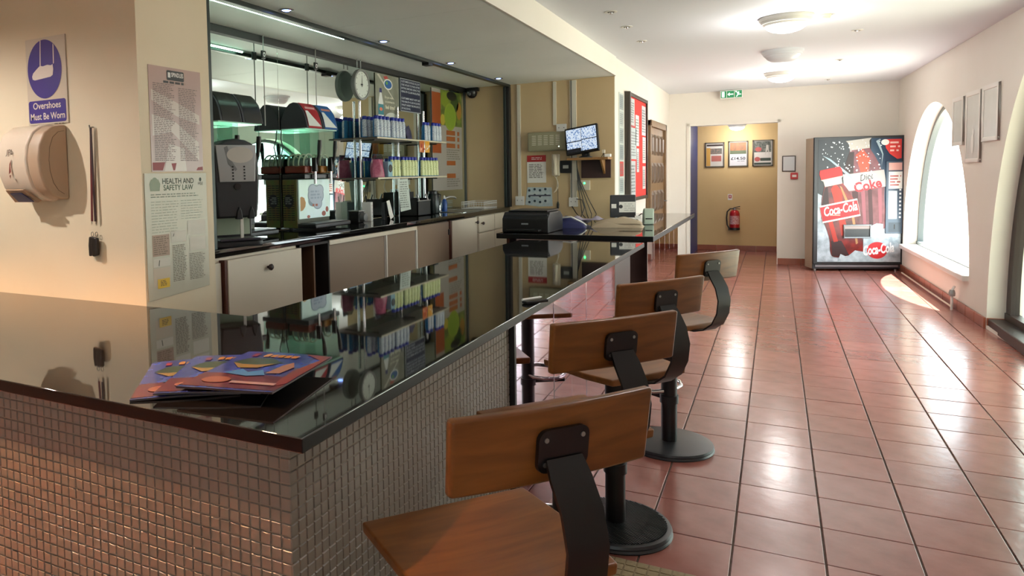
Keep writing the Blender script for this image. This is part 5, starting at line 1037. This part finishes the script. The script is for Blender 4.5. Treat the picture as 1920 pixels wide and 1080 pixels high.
F.rects('white_boxes', [(.135,.235,.225,.285),(.235,.26,.345,.325),(.245,.19,.345,.25),(.03,.14,.125,.175)], P('d0cabb'), .005); F.rects('pink_column', [(.03,.185,.125,.275)], P('a98c78'), .0052); F.lines('small_print', .035, .19, .12, .27, 9, P('7a6450'), .0058); F.lines('small_print', .14, .065, .225, .225, 22, P('6f6350'), .0058); F.lines('small_print', .24, .06, .34, .18, 16, P('7d7262'), .0058)
F.rects('form_box', [(.03,.055,.125,.135)], P('c6b8a2'), .005); F.rects('yellow_sticker', [(.05,.048,.118,.088)], P('dcb428'), .0062); F.lines('sticker_print', .065, .056, .105, .082, 4, P('5a4a1c'), .0068); F.polys('pen_marks', [[(.058,.143),(.062,.143),(.066,.168),(.062,.168)], [(.145,.262),(.148,.262),(.153,.274),(.150,.274)]], G_, .0062)

# ------------------------------------------------------------------ magazines on the counter
def magazine(x, y, z0, rot, label, open_=False):
    t = thing('magazine', label, 'magazine', (x, y, z0), math.radians(rot), 'magazines on the counter corner'); W, H = .255, .345; n = 8
    def zf(u, v): return .003*math.sin(PI*u) + (.008*max(0,u-.55)**1.3*(1-v)*2 if open_ else 0)
    pg = MB().grid(lambda u, v: (W*u, H*v, zf(u, v)), n, n); part('pages', pg, P('3a2a28'), t, solid=-.0045)
    def sheet(nm, a0, b0, a1, b1, m, dz, poly=None):
        mb = MB()
        if poly is None: mb.grid(lambda u, v: (W*(a0+(a1-a0)*u), H*(b0+(b1-b0)*v), zf(a0+(a1-a0)*u, b0+(b1-b0)*v)+dz), 8, 8)
        else: mb.add([(W*a, H*b_, zf(a,b_)+dz) for a, b_ in poly], [tuple(range(len(poly)))])
        part(nm, mb, m, t)
    sheet('cover', 0, 0, 1, 1, mat('cover_blue','1c2468',.15,noise=(24,.9,'3a4a9a')), .0046)
    sheet('red_band', 0, 0.03, 1, .36, mat('cover_red','3a0c2c',.15,noise=(34,.9,'642226')), .0052)
    sheet('boat_shape', 0, 0, 0, 0, P('2c3a28',.2), .006, [(.08,.66),(.25,.56),(.5,.58),(.62,.70),(.45,.80),(.2,.79)])
    sheet('pale_belly', 0, 0, 0, 0, P('7a6638',.2), .0066, [(.10,.64),(.26,.50),(.46,.52),(.58,.66),(.4,.60),(.24,.60)])
    for k, a in enumerate((.16,.30,.38,.46,.54,.62)): sheet('title_mark', 0, 0, 0, 0, P(('7c2030','94683a')[min(k,1)],.2), .0068, [(a,.83),(a+.065,.83),(a+.07,.91),(a+.03,.925 if k < 2 else .90),(a+.005,.90)])
    sheet('badge', 0, 0, 0, 0, P('7c4a3c',.2), .0064, [(.27+.15*math.cos(q), .19+.075*math.sin(q)) for q in [2*PI*i/18 for i in range(18)]])
    sheet('blue_figures', 0, 0, 0, 0, P('3c6a9c',.2), .0066, [(.22,.36),(.34,.47),(.45,.40),(.56,.48),(.66,.36),(.5,.31),(.36,.33)])
    if open_:
        sheet('red_flare', 0, 0, 0, 0, P('6a1c20',.2), .0062, [(.72,.98),(1,.98),(1,.2),(.9,.1),(.86,.5),(.95,.85)]); sheet('pale_figure', 0, 0, 0, 0, P('806058',.2), .0068, [(.64,.4),(.68,.62),(.74,.72),(.82,.6),(.78,.42)])
        sheet('white_print', 0, 0, 0, 0, P('8a7a78',.2), .0068, [(.45,.13),(.92,.13),(.92,.18),(.45,.18)])
    return t
z = HC + .0005
magazine(-.885, -3.355, z, 38, 'blue and red magazine at the bottom of the fan, left of the three')
magazine(-.84, -3.325, z+.013, 27, 'blue and red magazine in the middle of the fan of three')
magazine(-.80, -3.29, z+.026, 10, 'open blue and red magazine lying on top of the fan', True)
